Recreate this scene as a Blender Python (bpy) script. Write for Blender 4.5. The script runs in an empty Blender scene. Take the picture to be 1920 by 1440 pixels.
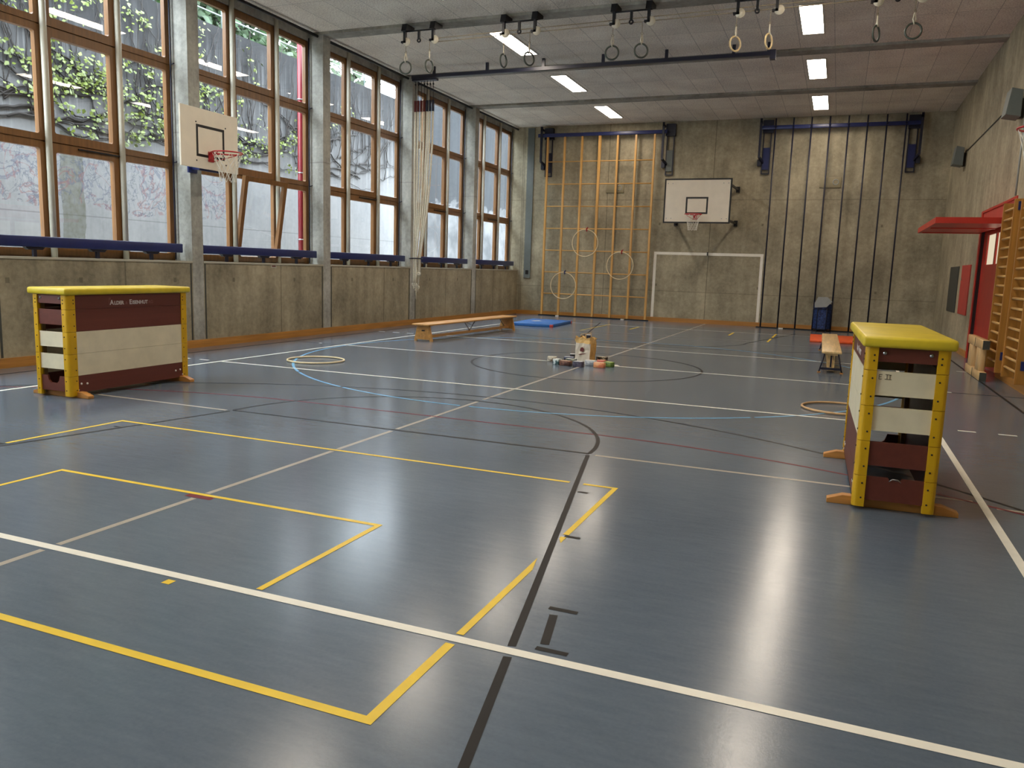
import bpy, bmesh, math, random
from mathutils import Vector, Matrix
R = math.radians
rnd = random.Random(7)
scene = bpy.context.scene
COL = scene.collection

# ------------------------------------------------------------------ helpers
def lin(c):
    return tuple((v / 12.92 if v <= .04045 else ((v + .055) / 1.055) ** 2.4) for v in (x / 255 for x in c))

class NT:
    """tiny node helper"""
    def __init__(s, m):
        m.use_nodes = True
        s.t = m.node_tree; s.t.nodes.clear()
        s.out = s.n('ShaderNodeOutputMaterial')
    def n(s, typ, **kw):
        nd = s.t.nodes.new(typ)
        for k, v in kw.items():
            if k.startswith('i_'):
                k = k[2:]
                nd.inputs[int(k) if k.isdigit() else k.replace('_', ' ')].default_value = v
            else: setattr(nd, k, v)
        return nd
    def l(s, a, b): s.t.links.new(a, b)
    def math(s, op, a, b=None, c=None):
        nd = s.n('ShaderNodeMath', operation=op)
        for i, v in enumerate((a, b, c)):
            if v is None: continue
            if hasattr(v, 'links'): s.l(v, nd.inputs[i])
            else: nd.inputs[i].default_value = v
        return nd.outputs[0]
    def noise(s, vec, scale, detail=4, rough=.55, stretch=None):
        if stretch:
            mp = s.n('ShaderNodeMapping'); mp.inputs['Scale'].default_value = stretch
            s.l(vec, mp.inputs['Vector']); vec = mp.outputs[0]
        nd = s.n('ShaderNodeTexNoise'); s.l(vec, nd.inputs['Vector'])
        nd.inputs['Scale'].default_value = scale; nd.inputs['Detail'].default_value = detail
        nd.inputs['Roughness'].default_value = rough
        return nd.outputs['Fac']
    def ramp(s, fac, stops):
        nd = s.n('ShaderNodeValToRGB'); s.l(fac, nd.inputs[0])
        e = nd.color_ramp.elements
        while len(e) < len(stops): e.new(.5)
        for el, (p, c) in zip(e, stops):
            el.position = p; el.color = (*c, 1)
        return nd.outputs[0]
    def mix(s, fac, a, b, mode='MIX'):
        nd = s.n('ShaderNodeMix', data_type='RGBA', blend_type=mode)
        for sock, v in ((nd.inputs[0], fac), (nd.inputs[6], a), (nd.inputs[7], b)):
            if hasattr(v, 'links'): s.l(v, sock)
            elif isinstance(v, (int, float)): sock.default_value = v
            else: sock.default_value = (*v, 1)
        return nd.outputs[2]
    def bsdf(s, col, rough=.5, metal=0., bump=None, bstr=.1, bdist=.01, spec=.5):
        b = s.n('ShaderNodeBsdfPrincipled')
        for sock, v in ((b.inputs['Base Color'], col), (b.inputs['Roughness'], rough)):
            if hasattr(v, 'links'): s.l(v, sock)
            elif isinstance(v, (int, float)): sock.default_value = v
            else: sock.default_value = (*v, 1)
        b.inputs['Metallic'].default_value = metal
        b.inputs['Specular IOR Level'].default_value = spec
        if bump is not None:
            bp = s.n('ShaderNodeBump'); bp.inputs['Strength'].default_value = bstr
            bp.inputs['Distance'].default_value = bdist
            s.l(bump, bp.inputs['Height']); s.l(bp.outputs[0], b.inputs['Normal'])
        s.l(b.outputs[0], s.out.inputs[0])
        return b
    def obj(s): return s.n('ShaderNodeTexCoord').outputs['Object']

def plain(name, c, rough=.5, metal=0., var=.12, scale=9., spec=.5):
    m = bpy.data.materials.new(name); t = NT(m)
    c = lin(c)
    f = t.noise(t.obj(), scale, 3)
    col = t.ramp(f, [(.3, tuple(x * (1 - var) for x in c)), (.7, tuple(min(1, x * (1 + var)) for x in c))])
    t.bsdf(col, rough, metal, spec=spec)
    return m

def wood(name, c, rough=.45, axis=2, var=.25):
    m = bpy.data.materials.new(name); t = NT(m)
    c = lin(c); st = [14., 14., 14.]; st[axis] = .8
    f = t.noise(t.obj(), 1.6, 5, .6, tuple(st))
    col = t.ramp(f, [(.3, tuple(x * (1 - var) for x in c)), (.55, c), (.75, tuple(min(1, x * (1 + var)) for x in c))])
    t.bsdf(col, rough)
    return m

def concrete(name, c, axis, ujoints=(), zjoints=(), holes=(), dark=.0):
    """board formed concrete; axis = index of the horizontal coordinate that runs along the wall"""
    m = bpy.data.materials.new(name); t = NT(m); v = t.obj(); c = lin(c)
    sep = t.n('ShaderNodeSeparateXYZ'); t.l(v, sep.inputs[0])
    u, z = sep.outputs[axis], sep.outputs[2]
    a = t.noise(v, .9, 7, .65)
    b = t.noise(v, 1.0, 5, .6, (3.5, 3.5, .35))
    d = t.noise(v, 14., 5, .7)
    f = t.math('ADD', t.math('MULTIPLY', a, .55), t.math('ADD', t.math('MULTIPLY', b, .3), t.math('MULTIPLY', d, .3)))
    k = lambda s: tuple(min(1, x * s) for x in c)
    col = t.ramp(f, [(.40, k(.5)), (.52, k(.85)), (.60, k(1.1)), (.72, k(1.5))])
    mask = None
    def add(x):
        nonlocal mask
        mask = x if mask is None else t.math('MAXIMUM', mask, x)
    wob = t.math('MULTIPLY', t.math('SUBTRACT', a, .5), .03)
    for p in ujoints: add(t.math('COMPARE', t.math('ADD', u, wob), p, .012))
    for p in zjoints: add(t.math('MULTIPLY', t.math('COMPARE', t.math('ADD', z, wob), p, .012), .6))
    for (p, q) in holes:
        add(t.math('MULTIPLY', t.math('COMPARE', u, p, .028), t.math('COMPARE', z, q, .035)))
    if mask is not None: col = t.mix(t.math('MULTIPLY', mask, .6), col, k(.3))
    t.bsdf(col, .75, bump=d, bstr=.25, bdist=.004, spec=.3)
    return m

def emit(name, c, s, base=(255, 255, 255)):
    m = bpy.data.materials.new(name); t = NT(m)
    f = t.noise(t.obj(), 3., 1)
    col = t.ramp(f, [(0, c), (1, c)])
    e = t.n('ShaderNodeEmission'); t.l(col, e.inputs[0]); e.inputs[1].default_value = s
    t.l(e.outputs[0], t.out.inputs[0])
    return m

class MB:
    """collects shapes in one bmesh; o = point that becomes the local origin"""
    def __init__(s, o=(0, 0, 0)):
        s.bm = bmesh.new(); s.o = Vector(o); s.mi = 0
    def _faces(s, vs, fs, smooth=False):
        bv = [s.bm.verts.new(Vector(v)) for v in vs]
        out = []
        for f in fs:
            try:
                fc = s.bm.faces.new([bv[i] for i in f]); fc.material_index = s.mi; fc.smooth = smooth; out.append(fc)
            except ValueError: pass
        return s
    def box(s, a, b, M=None):
        x0, y0, z0 = (min(p, q) for p, q in zip(a, b)); x1, y1, z1 = (max(p, q) for p, q in zip(a, b))
        vs = [Vector(v) for v in ((x0,y0,z0),(x1,y0,z0),(x1,y1,z0),(x0,y1,z0),(x0,y0,z1),(x1,y0,z1),(x1,y1,z1),(x0,y1,z1))]
        if M: vs = [M @ v for v in vs]
        return s._faces(vs, [(0,3,2,1),(4,5,6,7),(0,1,5,4),(1,2,6,5),(2,3,7,6),(3,0,4,7)])
    def cbox(s, a, b, r=.01, seg=2):
        """box with rounded edges"""
        t = bmesh.new()
        x = [(min(p, q), max(p, q)) for p, q in zip(a, b)]
        bmesh.ops.create_cube(t, size=1)
        for v in t.verts:
            v.co = Vector([(q[0] + q[1]) / 2 + v.co[i] * (q[1] - q[0]) for i, q in enumerate(x)])
        bmesh.ops.bevel(t, geom=list(t.edges), offset=r, segments=seg, affect='EDGES', profile=.5)
        s._faces([v.co.copy() for v in t.verts], [[v.index for v in f.verts] for f in (t.verts.index_update(), t.faces)[1]], True)
        t.free(); return s
    def beam(s, p, q, w, h, up=(0, 0, 1)):
        p, q = Vector(p), Vector(q); d = (q - p).normalized()
        x = d.cross(Vector(up)); x = x.normalized() if x.length > 1e-4 else Vector((1, 0, 0))
        y = x.cross(d)
        vs = [e + x * (i * w / 2) + y * (j * h / 2) for e in (p, q) for i, j in ((-1,-1),(1,-1),(1,1),(-1,1))]
        return s._faces(vs, [(0,1,2,3),(7,6,5,4),(0,4,5,1),(1,5,6,2),(2,6,7,3),(3,7,4,0)])
    def tube(s, pts, r, n=8, closed=False, cap=True):
        pts = [Vector(p) for p in pts]; N = len(pts); rings = []
        rr = r if isinstance(r, (list, tuple)) else [r] * N
        x = None
        for i, p in enumerate(pts):
            a = pts[i - 1] if i or closed else p
            b = pts[(i + 1) % N] if i < N - 1 or closed else p
            d = (b - a).normalized()
            if x is None:
                h = Vector((0, 0, 1)) if abs(d.z) < .9 else Vector((1, 0, 0))
                x = d.cross(h).normalized()
            else:
                x = (x - d * x.dot(d)); x = x.normalized() if x.length > 1e-5 else d.orthogonal().normalized()
            y = d.cross(x)
            rings.append([p + (x * math.cos(k * 2 * math.pi / n) + y * math.sin(k * 2 * math.pi / n)) * rr[i] for k in range(n)])
        vs = [v for g in rings for v in g]; fs = []
        for i in range(N if closed else N - 1):
            j = (i + 1) % N
            for k in range(n):
                fs.append((i * n + k, i * n + (k + 1) % n, j * n + (k + 1) % n, j * n + k))
        if cap and not closed:
            fs.append(tuple(range(n - 1, -1, -1))); fs.append(tuple((N - 1) * n + k for k in range(n)))
        return s._faces(vs, fs, True)
    def ring(s, c, R_, r, axis='Z', n=40, m=8):
        c = Vector(c)
        f = {'Z': lambda a: (math.cos(a), math.sin(a), 0), 'Y': lambda a: (math.cos(a), 0, math.sin(a)), 'X': lambda a: (0, math.cos(a), math.sin(a))}[axis]
        return s.tube([c + Vector(f(2 * math.pi * i / n)) * R_ for i in range(n)], r, m, True)
    def prism(s, poly, axis, a, b):
        """poly: 2-D points; axis 0/1/2 = extrusion axis; the other two axes in order take the 2-D coordinates"""
        def P(u, v, w):
            l = [u, v]; l.insert(axis, w); return l
        n = len(poly)
        vs = [P(u, v, a) for u, v in poly] + [P(u, v, b) for u, v in poly]
        return s._faces(vs, [tuple(range(n - 1, -1, -1)), tuple(range(n, 2 * n))] + [(i, (i + 1) % n, n + (i + 1) % n, n + i) for i in range(n)])
    def quad(s, *p): return s._faces(p, [tuple(range(len(p)))])
    def build(s, name, mat, parent=None, bevel=0, shift=True):
        bmesh.ops.recalc_face_normals(s.bm, faces=s.bm.faces[:]) if len(s.bm.faces) < 20000 else None
        if shift:
            for v in s.bm.verts: v.co -= s.o
        me = bpy.data.meshes.new(name); s.bm.to_mesh(me); s.bm.free()
        for mm in (mat if isinstance(mat, (list, tuple)) else [mat]): me.materials.append(mm)
        o = bpy.data.objects.new(name, me); COL.objects.link(o)
        if parent: o.parent = parent
        elif shift: o.location = s.o
        if bevel:
            b = o.modifiers.new('b', 'BEVEL'); b.width = bevel; b.segments = 2; b.limit_method = 'ANGLE'
        return o

def tag(o, label=None, cat=None, group=None, kind=None):
    for k, v in (('label', label), ('category', cat), ('group', group), ('kind', kind)):
        if v: o[k] = v
    return o
def thing(name, label, cat, loc=(0, 0, 0), rz=0, group=None, kind=None):
    o = bpy.data.objects.new(name, None); COL.objects.link(o); o.empty_display_size = .1
    o.location = loc; o.rotation_euler = (0, 0, rz)
    return tag(o, label, cat, group, kind)
def dup(o, loc=None, rz=None, label=None, parent=None):
    c = o.copy(); COL.objects.link(c)
    if parent: c.parent = parent
    if loc is not None: c.location = loc
    if rz is not None: c.rotation_euler = (0, 0, rz)
    if label: c['label'] = label
    for ch in list(o.children): dup(ch, parent=c)
    return c
def struct(name, mb, mat, parent=None, bevel=0):
    o = mb.build(name, mat, parent, bevel)
    if not parent: o['kind'] = 'structure'
    return o

# ------------------------------------------------------------------ materials
M = {}
M['line_white'] = plain('line_white', (248, 243, 230), .4, var=.04)
M['line_yellow'] = plain('line_yellow', (244, 206, 52), .4, var=.06)
M['line_black'] = plain('line_black', (34, 31, 30), .5, spec=.25)
M['line_beige'] = plain('line_beige', (176, 166, 152), .35, var=.05)
M['line_blue'] = plain('line_blue', (110, 178, 222), .35, var=.05)
M['line_red'] = plain('line_red', (120, 36, 48), .5, var=.05, spec=.25)
M['window_wood'] = wood('window_wood', (126, 86, 44), .4)
M['cream_post'] = plain('cream_post', (196, 190, 172), .4, var=.05)
M['base_wood'] = wood('base_wood', (184, 128, 60), .4, 1)
M['base_wood_x'] = wood('base_wood_x', (184, 128, 60), .4, 0)
M['sill'] = plain('sill', (176, 170, 152), .6, var=.1, scale=4)
M['navy'] = plain('navy', (30, 40, 92), .35, var=.1)
M['navy_dark'] = plain('navy_dark', (24, 26, 46), .4, var=.1)
M['black_metal'] = plain('black_metal', (26, 26, 30), .45, .3)
M['steel'] = plain('steel', (170, 172, 175), .3, .9)
M['pale_wood'] = wood('pale_wood', (214, 164, 92), .4)
M['pale_wood_x'] = wood('pale_wood_x', (214, 164, 92), .4, 0)
M['bench_wood'] = wood('bench_wood', (206, 152, 84), .35, 1)
M['bench_pale'] = wood('bench_pale', (222, 188, 132), .4, 1)
M['bar_wood'] = wood('bar_wood', (176, 120, 50), .4)
M['rung_wood'] = wood('rung_wood', (212, 166, 100), .4, 1)
M['runner_wood'] = wood('runner_wood', (190, 132, 66), .5, 0)
M['ply'] = wood('ply', (216, 178, 124), .5)
M['box_yellow'] = plain('box_yellow', (214, 166, 12), .42, var=.08, scale=5)
M['pad_yellow'] = plain('pad_yellow', (216, 190, 44), .4, var=.1, scale=6)
M['box_brown'] = wood('box_brown', (104, 50, 38), .45, 1, .12)
M['box_white'] = plain('box_white', (226, 214, 184), .5, var=.07, scale=6)
M['inner_ply'] = wood('inner_ply', (150, 122, 84), .6, 1, .2)
M['white_letter'] = plain('white_letter', (214, 204, 198), .5, var=.05)
M['faint_letter'] = plain('faint_letter', (140, 92, 82), .5, var=.05)
M['pencil'] = plain('pencil', (90, 84, 76), .6)
M['board_white'] = plain('board_white', (236, 226, 206), .4, var=.04, scale=4)
M['black'] = plain('black', (18, 16, 16), .45)
M['rim_red'] = plain('rim_red', (186, 36, 44), .4, .1)
M['net_white'] = plain('net_white', (232, 228, 216), .8, var=.06)
M['rope'] = plain('rope', (214, 206, 186), .8, var=.15, scale=40)
M['rope_thin'] = plain('rope_thin', (150, 136, 112), .8, var=.15, scale=40)
M['hoop_cream'] = plain('hoop_cream', (232, 212, 170), .45, var=.06)
M['hoop_tan'] = plain('hoop_tan', (206, 164, 116), .45, var=.06)
M['ring_dark'] = plain('ring_dark', (66, 72, 64), .45)
M['ring_wood'] = wood('ring_wood', (222, 196, 148), .45)
M['pulley_white'] = plain('pulley_white', (222, 212, 190), .5, var=.06)
M['red_tie'] = plain('red_tie', (160, 34, 36), .7)
M['dark_red'] = plain('dark_red', (96, 34, 32), .7)
M['gate_red'] = plain('gate_red', (190, 50, 38), .35, var=.08, scale=3)
M['gate_dark'] = plain('gate_dark', (20, 12, 12), .5)
M['panel_red'] = plain('panel_red', (186, 66, 56), .5, var=.08, scale=3)
M['slate'] = plain('slate', (62, 64, 58), .55, var=.1)
M['grey_case'] = plain('grey_case', (104, 110, 106), .5, var=.06)
M['grey_light'] = plain('grey_light', (158, 162, 160), .4, var=.06)
M['wall_lamp'] = plain('wall_lamp', (146, 136, 108), .5, var=.06)
M['mat_blue'] = plain('mat_blue', (42, 104, 176), .45, var=.08)
M['mat_orange'] = plain('mat_orange', (236, 92, 34), .45, var=.08)
M['paper_brown'] = plain('paper_brown', (206, 160, 92), .7, var=.18, scale=14)
M['paper_tan'] = plain('paper_tan', (222, 182, 116), .7, var=.15, scale=14)
M['paper_white'] = plain('paper_white', (212, 200, 182), .7, var=.1, scale=12)
M['pipe_red'] = plain('pipe_red', (122, 14, 30), .4, var=.05)
M['leaf'] = plain('leaf', (82, 94, 26), .5, var=.35, scale=2.5)
M['leaf_tree'] = plain('leaf_tree', (30, 56, 18), .6, var=.45, scale=1.2)
M['leaf_pale'] = plain('leaf_pale', (48, 66, 32), .6, var=.35, scale=1.2)
M['bark'] = plain('bark', (30, 24, 20), .8, var=.2)
M['galv'] = plain('galv', (110, 124, 122), .5, .4)
M['lamp'] = emit('lamp', (1., .87, .72), 30.)
M['lamp_frame'] = plain('lamp_frame', (200, 196, 186), .5, var=.04)
M['glow_pane'] = emit('glow_pane', (1., .86, .62), .75)  # gate panes emit a soft glow, standing in for the lit room behind
M['white_bit'] = plain('white_bit', (226, 222, 212), .5, var=.04)

def floor_mat():
    m = bpy.data.materials.new('sports_floor'); t = NT(m); v = t.obj()
    a = t.noise(v, .5, 4); b = t.noise(v, 60., 4, .7); s = t.noise(v, 5., 6, .7, (1., 5., 1.))
    f = t.math('ADD', t.math('MULTIPLY', a, .5), t.math('ADD', t.math('MULTIPLY', b, .2), t.math('MULTIPLY', s, .3)))
    col = t.ramp(f, [(.35, lin((86, 98, 112))), (.65, lin((107, 119, 133)))])
    rgh = t.math('ADD', t.math('MULTIPLY', a, .08), t.math('ADD', t.math('MULTIPLY', s, .08), .115))
    t.bsdf(col, rgh, bump=b, bstr=.10, bdist=.003, spec=.5)
    return m
M['floor'] = floor_mat()

def ceiling_mat():
    m = bpy.data.materials.new('wood_wool_panels'); t = NT(m); v = t.obj()
    br = t.n('ShaderNodeTexBrick'); t.l(v, br.inputs['Vector'])
    br.offset = 0; br.squash = 1
    br.inputs['Color1'].default_value = (.95, .95, .95, 1); br.inputs['Color2'].default_value = (1.06, 1.05, 1.04, 1)
    br.inputs['Mortar'].default_value = (.6, .6, .6, 1); br.inputs['Scale'].default_value = 1
    br.inputs['Mortar Size'].default_value = .006; br.inputs['Brick Width'].default_value = .62; br.inputs['Row Height'].default_value = 1.75
    n = t.noise(v, 38., 6, .8); n2 = t.noise(v, 1.2, 4)
    f = t.math('ADD', t.math('MULTIPLY', n, .8), t.math('MULTIPLY', n2, .2))
    c = lin((232, 222, 209))
    col = t.ramp(f, [(.36, tuple(x * .5 for x in c)), (.5, c), (.64, tuple(min(1, x * 1.4) for x in c))])
    t.bsdf(t.mix(1., col, br.outputs['Color'], 'MULTIPLY'), .9, bump=n, bstr=.5, bdist=.01, spec=.1)
    return m
M['ceiling'] = ceiling_mat()
M['beam'] = concrete('beam_concrete', (146, 142, 132), 0)
M['conc_left'] = concrete('concrete_parapet', (150, 140, 117), 1, ujoints=(-6.76, -3.26, .25, 3.9, 7.0, 10.14), zjoints=(),
    holes=[(y, 1.1) for y in (-7.9, -6.2, -5.05, -4.0, -2.32, -1.01, .645, 2.6, 4.3, 6.1, 7.7)])
M['conc_pillar'] = concrete('concrete_pillar', (164, 162, 153), 1, zjoints=(3.4,))
M['conc_far'] = concrete('concrete_end_wall', (158, 149, 126), 0, ujoints=(-3.2, -.06, 2.95, -6.0, -5.95), zjoints=(.92, 3.6),
    holes=[(x, z) for x in (-1.55, 1.4, 4.5) for z in (1.1, 2.9)])
M['conc_right'] = concrete('concrete_side_wall', (158, 148, 124), 1, ujoints=(-8.4, -1.2, 6.0, 9.0), zjoints=(4.42,))
M['conc_back'] = concrete('concrete_back_wall', (150, 140, 118), 0)

def retaining_mat():
    m = bpy.data.materials.new('retaining_wall'); t = NT(m); v = t.obj()
    sep = t.n('ShaderNodeSeparateXYZ'); t.l(v, sep.inputs[0]); y, z = sep.outputs[1], sep.outputs[2]
    a = t.noise(v, .8, 6, .6); st = t.noise(v, 1., 7, .78, (2., 7.5, .20)); d = t.noise(v, 10., 4)
    f = t.math('ADD', t.math('MULTIPLY', a, .5), t.math('ADD', t.math('MULTIPLY', st, .3), t.math('MULTIPLY', d, .2)))
    base = t.ramp(f, [(.35, lin((104, 104, 104))), (.65, lin((131, 130, 129)))])
    # dark water streaks over the upper half, darkest at the coping
    mr = t.n('ShaderNodeMapRange'); t.l(z, mr.inputs[0])
    for i, q in ((1, 3.4), (2, 6.5), (3, .0), (4, 1.)): mr.inputs[i].default_value = q
    sm = t.math('MULTIPLY', t.ramp(st, [(.40, (0, 0, 0)), (.50, (1, 1, 1))]), t.math('POWER', mr.outputs[0], .55))
    top = t.n('ShaderNodeMapRange'); t.l(t.math('ADD', z, t.math('MULTIPLY', a, .8)), top.inputs[0])
    for i, q in ((1, 4.6), (2, 6.9), (3, 0.), (4, .97)): top.inputs[i].default_value = q
    col = t.mix(t.math('MULTIPLY', sm, .9), base, lin((26, 25, 25)))
    col = t.mix(top.outputs[0], col, lin((27, 27, 28)))
    col = t.mix(t.math('MULTIPLY', t.math('COMPARE', z, 2.18, .012), .35), col, lin((46, 48, 49)))
    # mossy run-off stripe
    col = t.mix(t.math('MULTIPLY', t.math('MULTIPLY', t.math('COMPARE', t.math('ADD', y, t.math('MULTIPLY', a, .3)), -.75, .24), d), t.math('LESS_THAN', z, 3.7)), col, lin((58, 58, 34)))
    # faded paint scrawls along one stretch of the lower wall
    def paint(seed, c, lo, col, sx):
        mp = t.n('ShaderNodeMapping'); t.l(v, mp.inputs[0]); mp.inputs['Location'].default_value = (seed, seed * 2, seed)
        nz = t.n('ShaderNodeTexNoise'); t.l(mp.outputs[0], nz.inputs[0]); nz.inputs['Scale'].default_value = sx; nz.inputs['Detail'].default_value = 5
        nz.inputs['Distortion'].default_value = 2.5
        k = t.math('COMPARE', nz.outputs[0], lo, .02)
        w = t.math('MULTIPLY', t.math('COMPARE', t.math('ADD', z, t.math('MULTIPLY', a, .6)), 3.15, .52), t.math('COMPARE', y, -.3, 3.6))
        return t.mix(t.math('MULTIPLY', t.math('MULTIPLY', k, w), .4), col, lin(c))
    col = paint(3.1, (52, 60, 84), .5, col, 1.5)
    col = paint(7.7, (110, 58, 58), .46, col, 1.1)
    col = paint(1.7, (50, 56, 70), .55, col, 2.2)
    t.bsdf(col, .8, bump=d, bstr=.2, bdist=.01, spec=.2)
    return m
M['retaining'] = retaining_mat()
def end_wall_mat():
    m = bpy.data.materials.new('retaining_end'); t = NT(m); v = t.obj()
    sep = t.n('ShaderNodeSeparateXYZ'); t.l(v, sep.inputs[0]); z = sep.outputs[2]
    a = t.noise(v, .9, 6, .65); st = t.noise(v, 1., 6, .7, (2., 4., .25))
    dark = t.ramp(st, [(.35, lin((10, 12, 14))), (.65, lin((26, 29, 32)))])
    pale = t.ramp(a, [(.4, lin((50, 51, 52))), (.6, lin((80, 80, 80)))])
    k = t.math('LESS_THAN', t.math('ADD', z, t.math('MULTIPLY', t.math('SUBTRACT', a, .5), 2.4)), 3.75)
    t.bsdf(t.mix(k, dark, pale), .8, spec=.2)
    return m
M['retaining_dark'] = end_wall_mat()
M['ground_out'] = plain('ground_out', (170, 170, 164), .9, var=.2, scale=2)
M['soil'] = plain('soil', (84, 110, 60), .9, var=.3, scale=2)

def glass_mat():
    m = bpy.data.materials.new('window_glass'); t = NT(m)
    tr = t.n('ShaderNodeBsdfTransparent'); gl = t.n('ShaderNodeBsdfGlossy'); gl.inputs['Roughness'].default_value = .015
    tr.inputs[0].default_value = (.93, .96, .97, 1)
    ge = t.n('ShaderNodeNewGeometry'); dt = t.n('ShaderNodeVectorMath', operation='DOT_PRODUCT')
    t.l(ge.outputs['Normal'], dt.inputs[0]); t.l(ge.outputs['Incoming'], dt.inputs[1])
    fac = t.math('ADD', .07, t.math('MULTIPLY', .85, t.math('POWER', t.math('SUBTRACT', 1., t.math('ABSOLUTE', dt.outputs['Value'])), 5.)))
    nz = t.noise(t.obj(), 2., 2); gc = t.ramp(nz, [(.0, (.9, .9, .9)), (1., (1., 1., 1.))]); t.l(gc, gl.inputs[0])
    mx = t.n('ShaderNodeMixShader'); t.l(fac, mx.inputs[0]); t.l(tr.outputs[0], mx.inputs[1]); t.l(gl.outputs[0], mx.inputs[2])
    t.l(mx.outputs[0], t.out.inputs[0])
    return m
M['glass'] = glass_mat()

# ------------------------------------------------------------------ hall dimensions
XL, XR, YF, YB, HC, SILL = -6.09, 5.98, 12.04, -13.6, 5.84, 1.40
XO = -6.52                     # outer face of the window wall
PIL = [-12.33, -8.83, -5.33, -1.83, 1.69, 5.21, 8.73]
PW = .24
XW0 = -6.405

# floor, ceiling, walls
b = MB(); b.box((XO - .1, YB - .2, -.2), (XR + .4, YF + .2, 0)); FLOOR = struct('floor', b, M['floor'])
b = MB(); b.box((XO - .1, YB - .2, HC), (XR + .2, YF + .2, HC + .25)); CEIL = struct('ceiling', b, M['ceiling'])
for i, y in enumerate(PIL[1:] + [-12.33]):
    b = MB(); b.box((XL - .3, y - .17, HC - .05), (XR, y + .17, HC + .02)); struct('trim_%d' % (i + 1), b, M['beam'])
b = MB(); b.box((XO, YB, 0), (XL, YF, SILL - .03)); WL = struct('wall_left', b, M['conc_left'])
for y in PIL:
    b = MB(); b.box((XO, y - PW / 2, 0), (XL + .004, y + PW / 2, HC)); b.build('pillar', M['conc_pillar'], WL)
    b = MB()
    for q in (-1, 1): b.box((XL - .02, y + q * (PW / 2 + .035) - .016, .13), (XL + .0015, y + q * (PW / 2 + .035) + .016, SILL - .04))
    b.build('groove', M['slate'], WL)
b = MB(); b.box((XO, YB, HC - .14), (XW0, YF, HC)); b.build('lintel', M['conc_pillar'], WL)
ys = [YB] + PIL + [YF]
for y0, y1 in zip(ys[:-1], ys[1:]):
    a0 = y0 + (PW / 2 if y0 != YB else 0); a1 = y1 - (PW / 2 if y1 != YF else 0)
    b = MB(); b.box((XO - .06, a0, SILL - .03), (XL + .012, a1, SILL)); b.build('sill_board', M['sill'], WL)
b = MB(); b.box((XO - .02, YF, 0), (XR + .2, YF + .2, HC)); WF = struct('wall_far', b, M['conc_far'])
b = MB(); b.box((-6.8, YB - .2, 0), (XR + .2, YB, HC)); struct('wall_back', b, M['conc_back'])
G0, G1, GZ = 2.60, 5.74, 2.79           # gate opening in the right wall
b = MB(); b.box((XR, YB, 0), (XR + .2, G0, HC)); b.box((XR, G1, 0), (XR + .2, YF, HC)); b.box((XR, G0, GZ), (XR + .2, G1, HC)); WR = struct('wall_right', b, M['conc_right'])
# baseboards
b = MB(); b.box((XL, YB, 0), (XL + .025, YF - .025, .125)); struct('baseboard_left', b, M['base_wood'])
b = MB(); b.box((XL, YF - .025, 0), (XR, YF, .125)); struct('baseboard_far', b, M['base_wood_x'])
b = MB(); b.box((XR - .025, G1 + .07, 0), (XR, YF - .025, .125)); b.box((XR - .025, YB, 0), (XR, G0 - .07, .125)); struct('baseboard_right', b, M['base_wood'])
# goal painted on the far wall
b = MB()
gx, w, y0 = -.086, .08, YF - .004
b.box((gx - 1.58, y0, .125), (gx - 1.5, YF, 2.08)); b.box((gx + 1.5, y0, .125), (gx + 1.58, YF, 2.08)); b.box((gx - 1.5, y0, 2.0), (gx + 1.5, YF, 2.08))
tag(b.build('goal_marking', M['line_white'], WF), 'white goal outline painted on the concrete')
b = MB(); b.box((-.1, YF - .03, 2.0), (-.065, YF, 2.1)); b.build('goal_hook', M['black'], WF)
# shallow metal duct strip on the far wall near the window corner
t_ = thing('cable_duct', 'tall grey metal cable duct on the concrete beside the corner by the windows', 'duct', (-5.74, YF, 1.15))
b = MB(t_.location); b.box((-5.85, YF - .035, 1.15), (-5.63, YF, 5.8)); b.build('duct_cover', M['grey_case'], t_)
b = MB(t_.location); b.box((-5.79, YF - .04, 1.27), (-5.69, YF - .034, 1.40)); b.build('socket', M['black'], t_)
t0 = thing('wall_plate', 'recessed square light plate on the far wall behind the climbing poles', 'wall plate', (3.1, YF, 4.06), group='metal plates high on the far wall')
b = MB(t0.location); b.cbox((2.83, YF - .03, 3.92), (3.38, YF, 4.20), .008); b.build('plate', M['wall_lamp'], t0)
b = MB(t0.location); b.ring((3.24, YF - .03, 4.07), .07, .012, 'Y', 20, 6); b.build('disc', M['grey_light'], t0)
dup(t0, (-2.97, YF, 3.95), label='recessed square light plate on the far wall behind the wooden lattice')

# ------------------------------------------------------------------ court lines (parts of the floor)
def strip(name, mat, pts, w, z, closed=False):
    """flat ribbon along a polyline"""
    b = MB(); n = len(pts); L = []; Rr = []
    P = [Vector((p[0], p[1])) for p in pts]
    for i in range(n):
        a = P[i - 1] if i or closed else P[i]; c = P[(i + 1) % n] if i < n - 1 or closed else P[i]
        d0 = (P[i] - a); d1 = (c - P[i])
        d0 = d0.normalized() if d0.length > 1e-9 else d1.normalized(); d1 = d1.normalized() if d1.length > 1e-9 else d0
        t = (d0 + d1).normalized(); nn = Vector((-t.y, t.x)); k = 1 / max(.4, nn.dot(Vector((-d0.y, d0.x))))
        L.append(P[i] + nn * w / 2 * k); Rr.append(P[i] - nn * w / 2 * k)
    for i in range(n if closed else n - 1):
        j = (i + 1) % n
        b.quad((*Rr[i], z), (*Rr[j], z), (*L[j], z), (*L[i], z))
    return b.build(name, mat, FLOOR)
def arc(cx, cy, r, a0, a1, n=64):
    return [(cx + r * math.cos(R(a0 + (a1 - a0) * i / n)), cy + r * math.sin(R(a0 + (a1 - a0) * i / n))) for i in range(n + 1)]
Wm, Ym, Bm, Gm, Um, Rm = (M[k] for k in ('line_white', 'line_yellow', 'line_black', 'line_beige', 'line_blue', 'line_red'))
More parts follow.
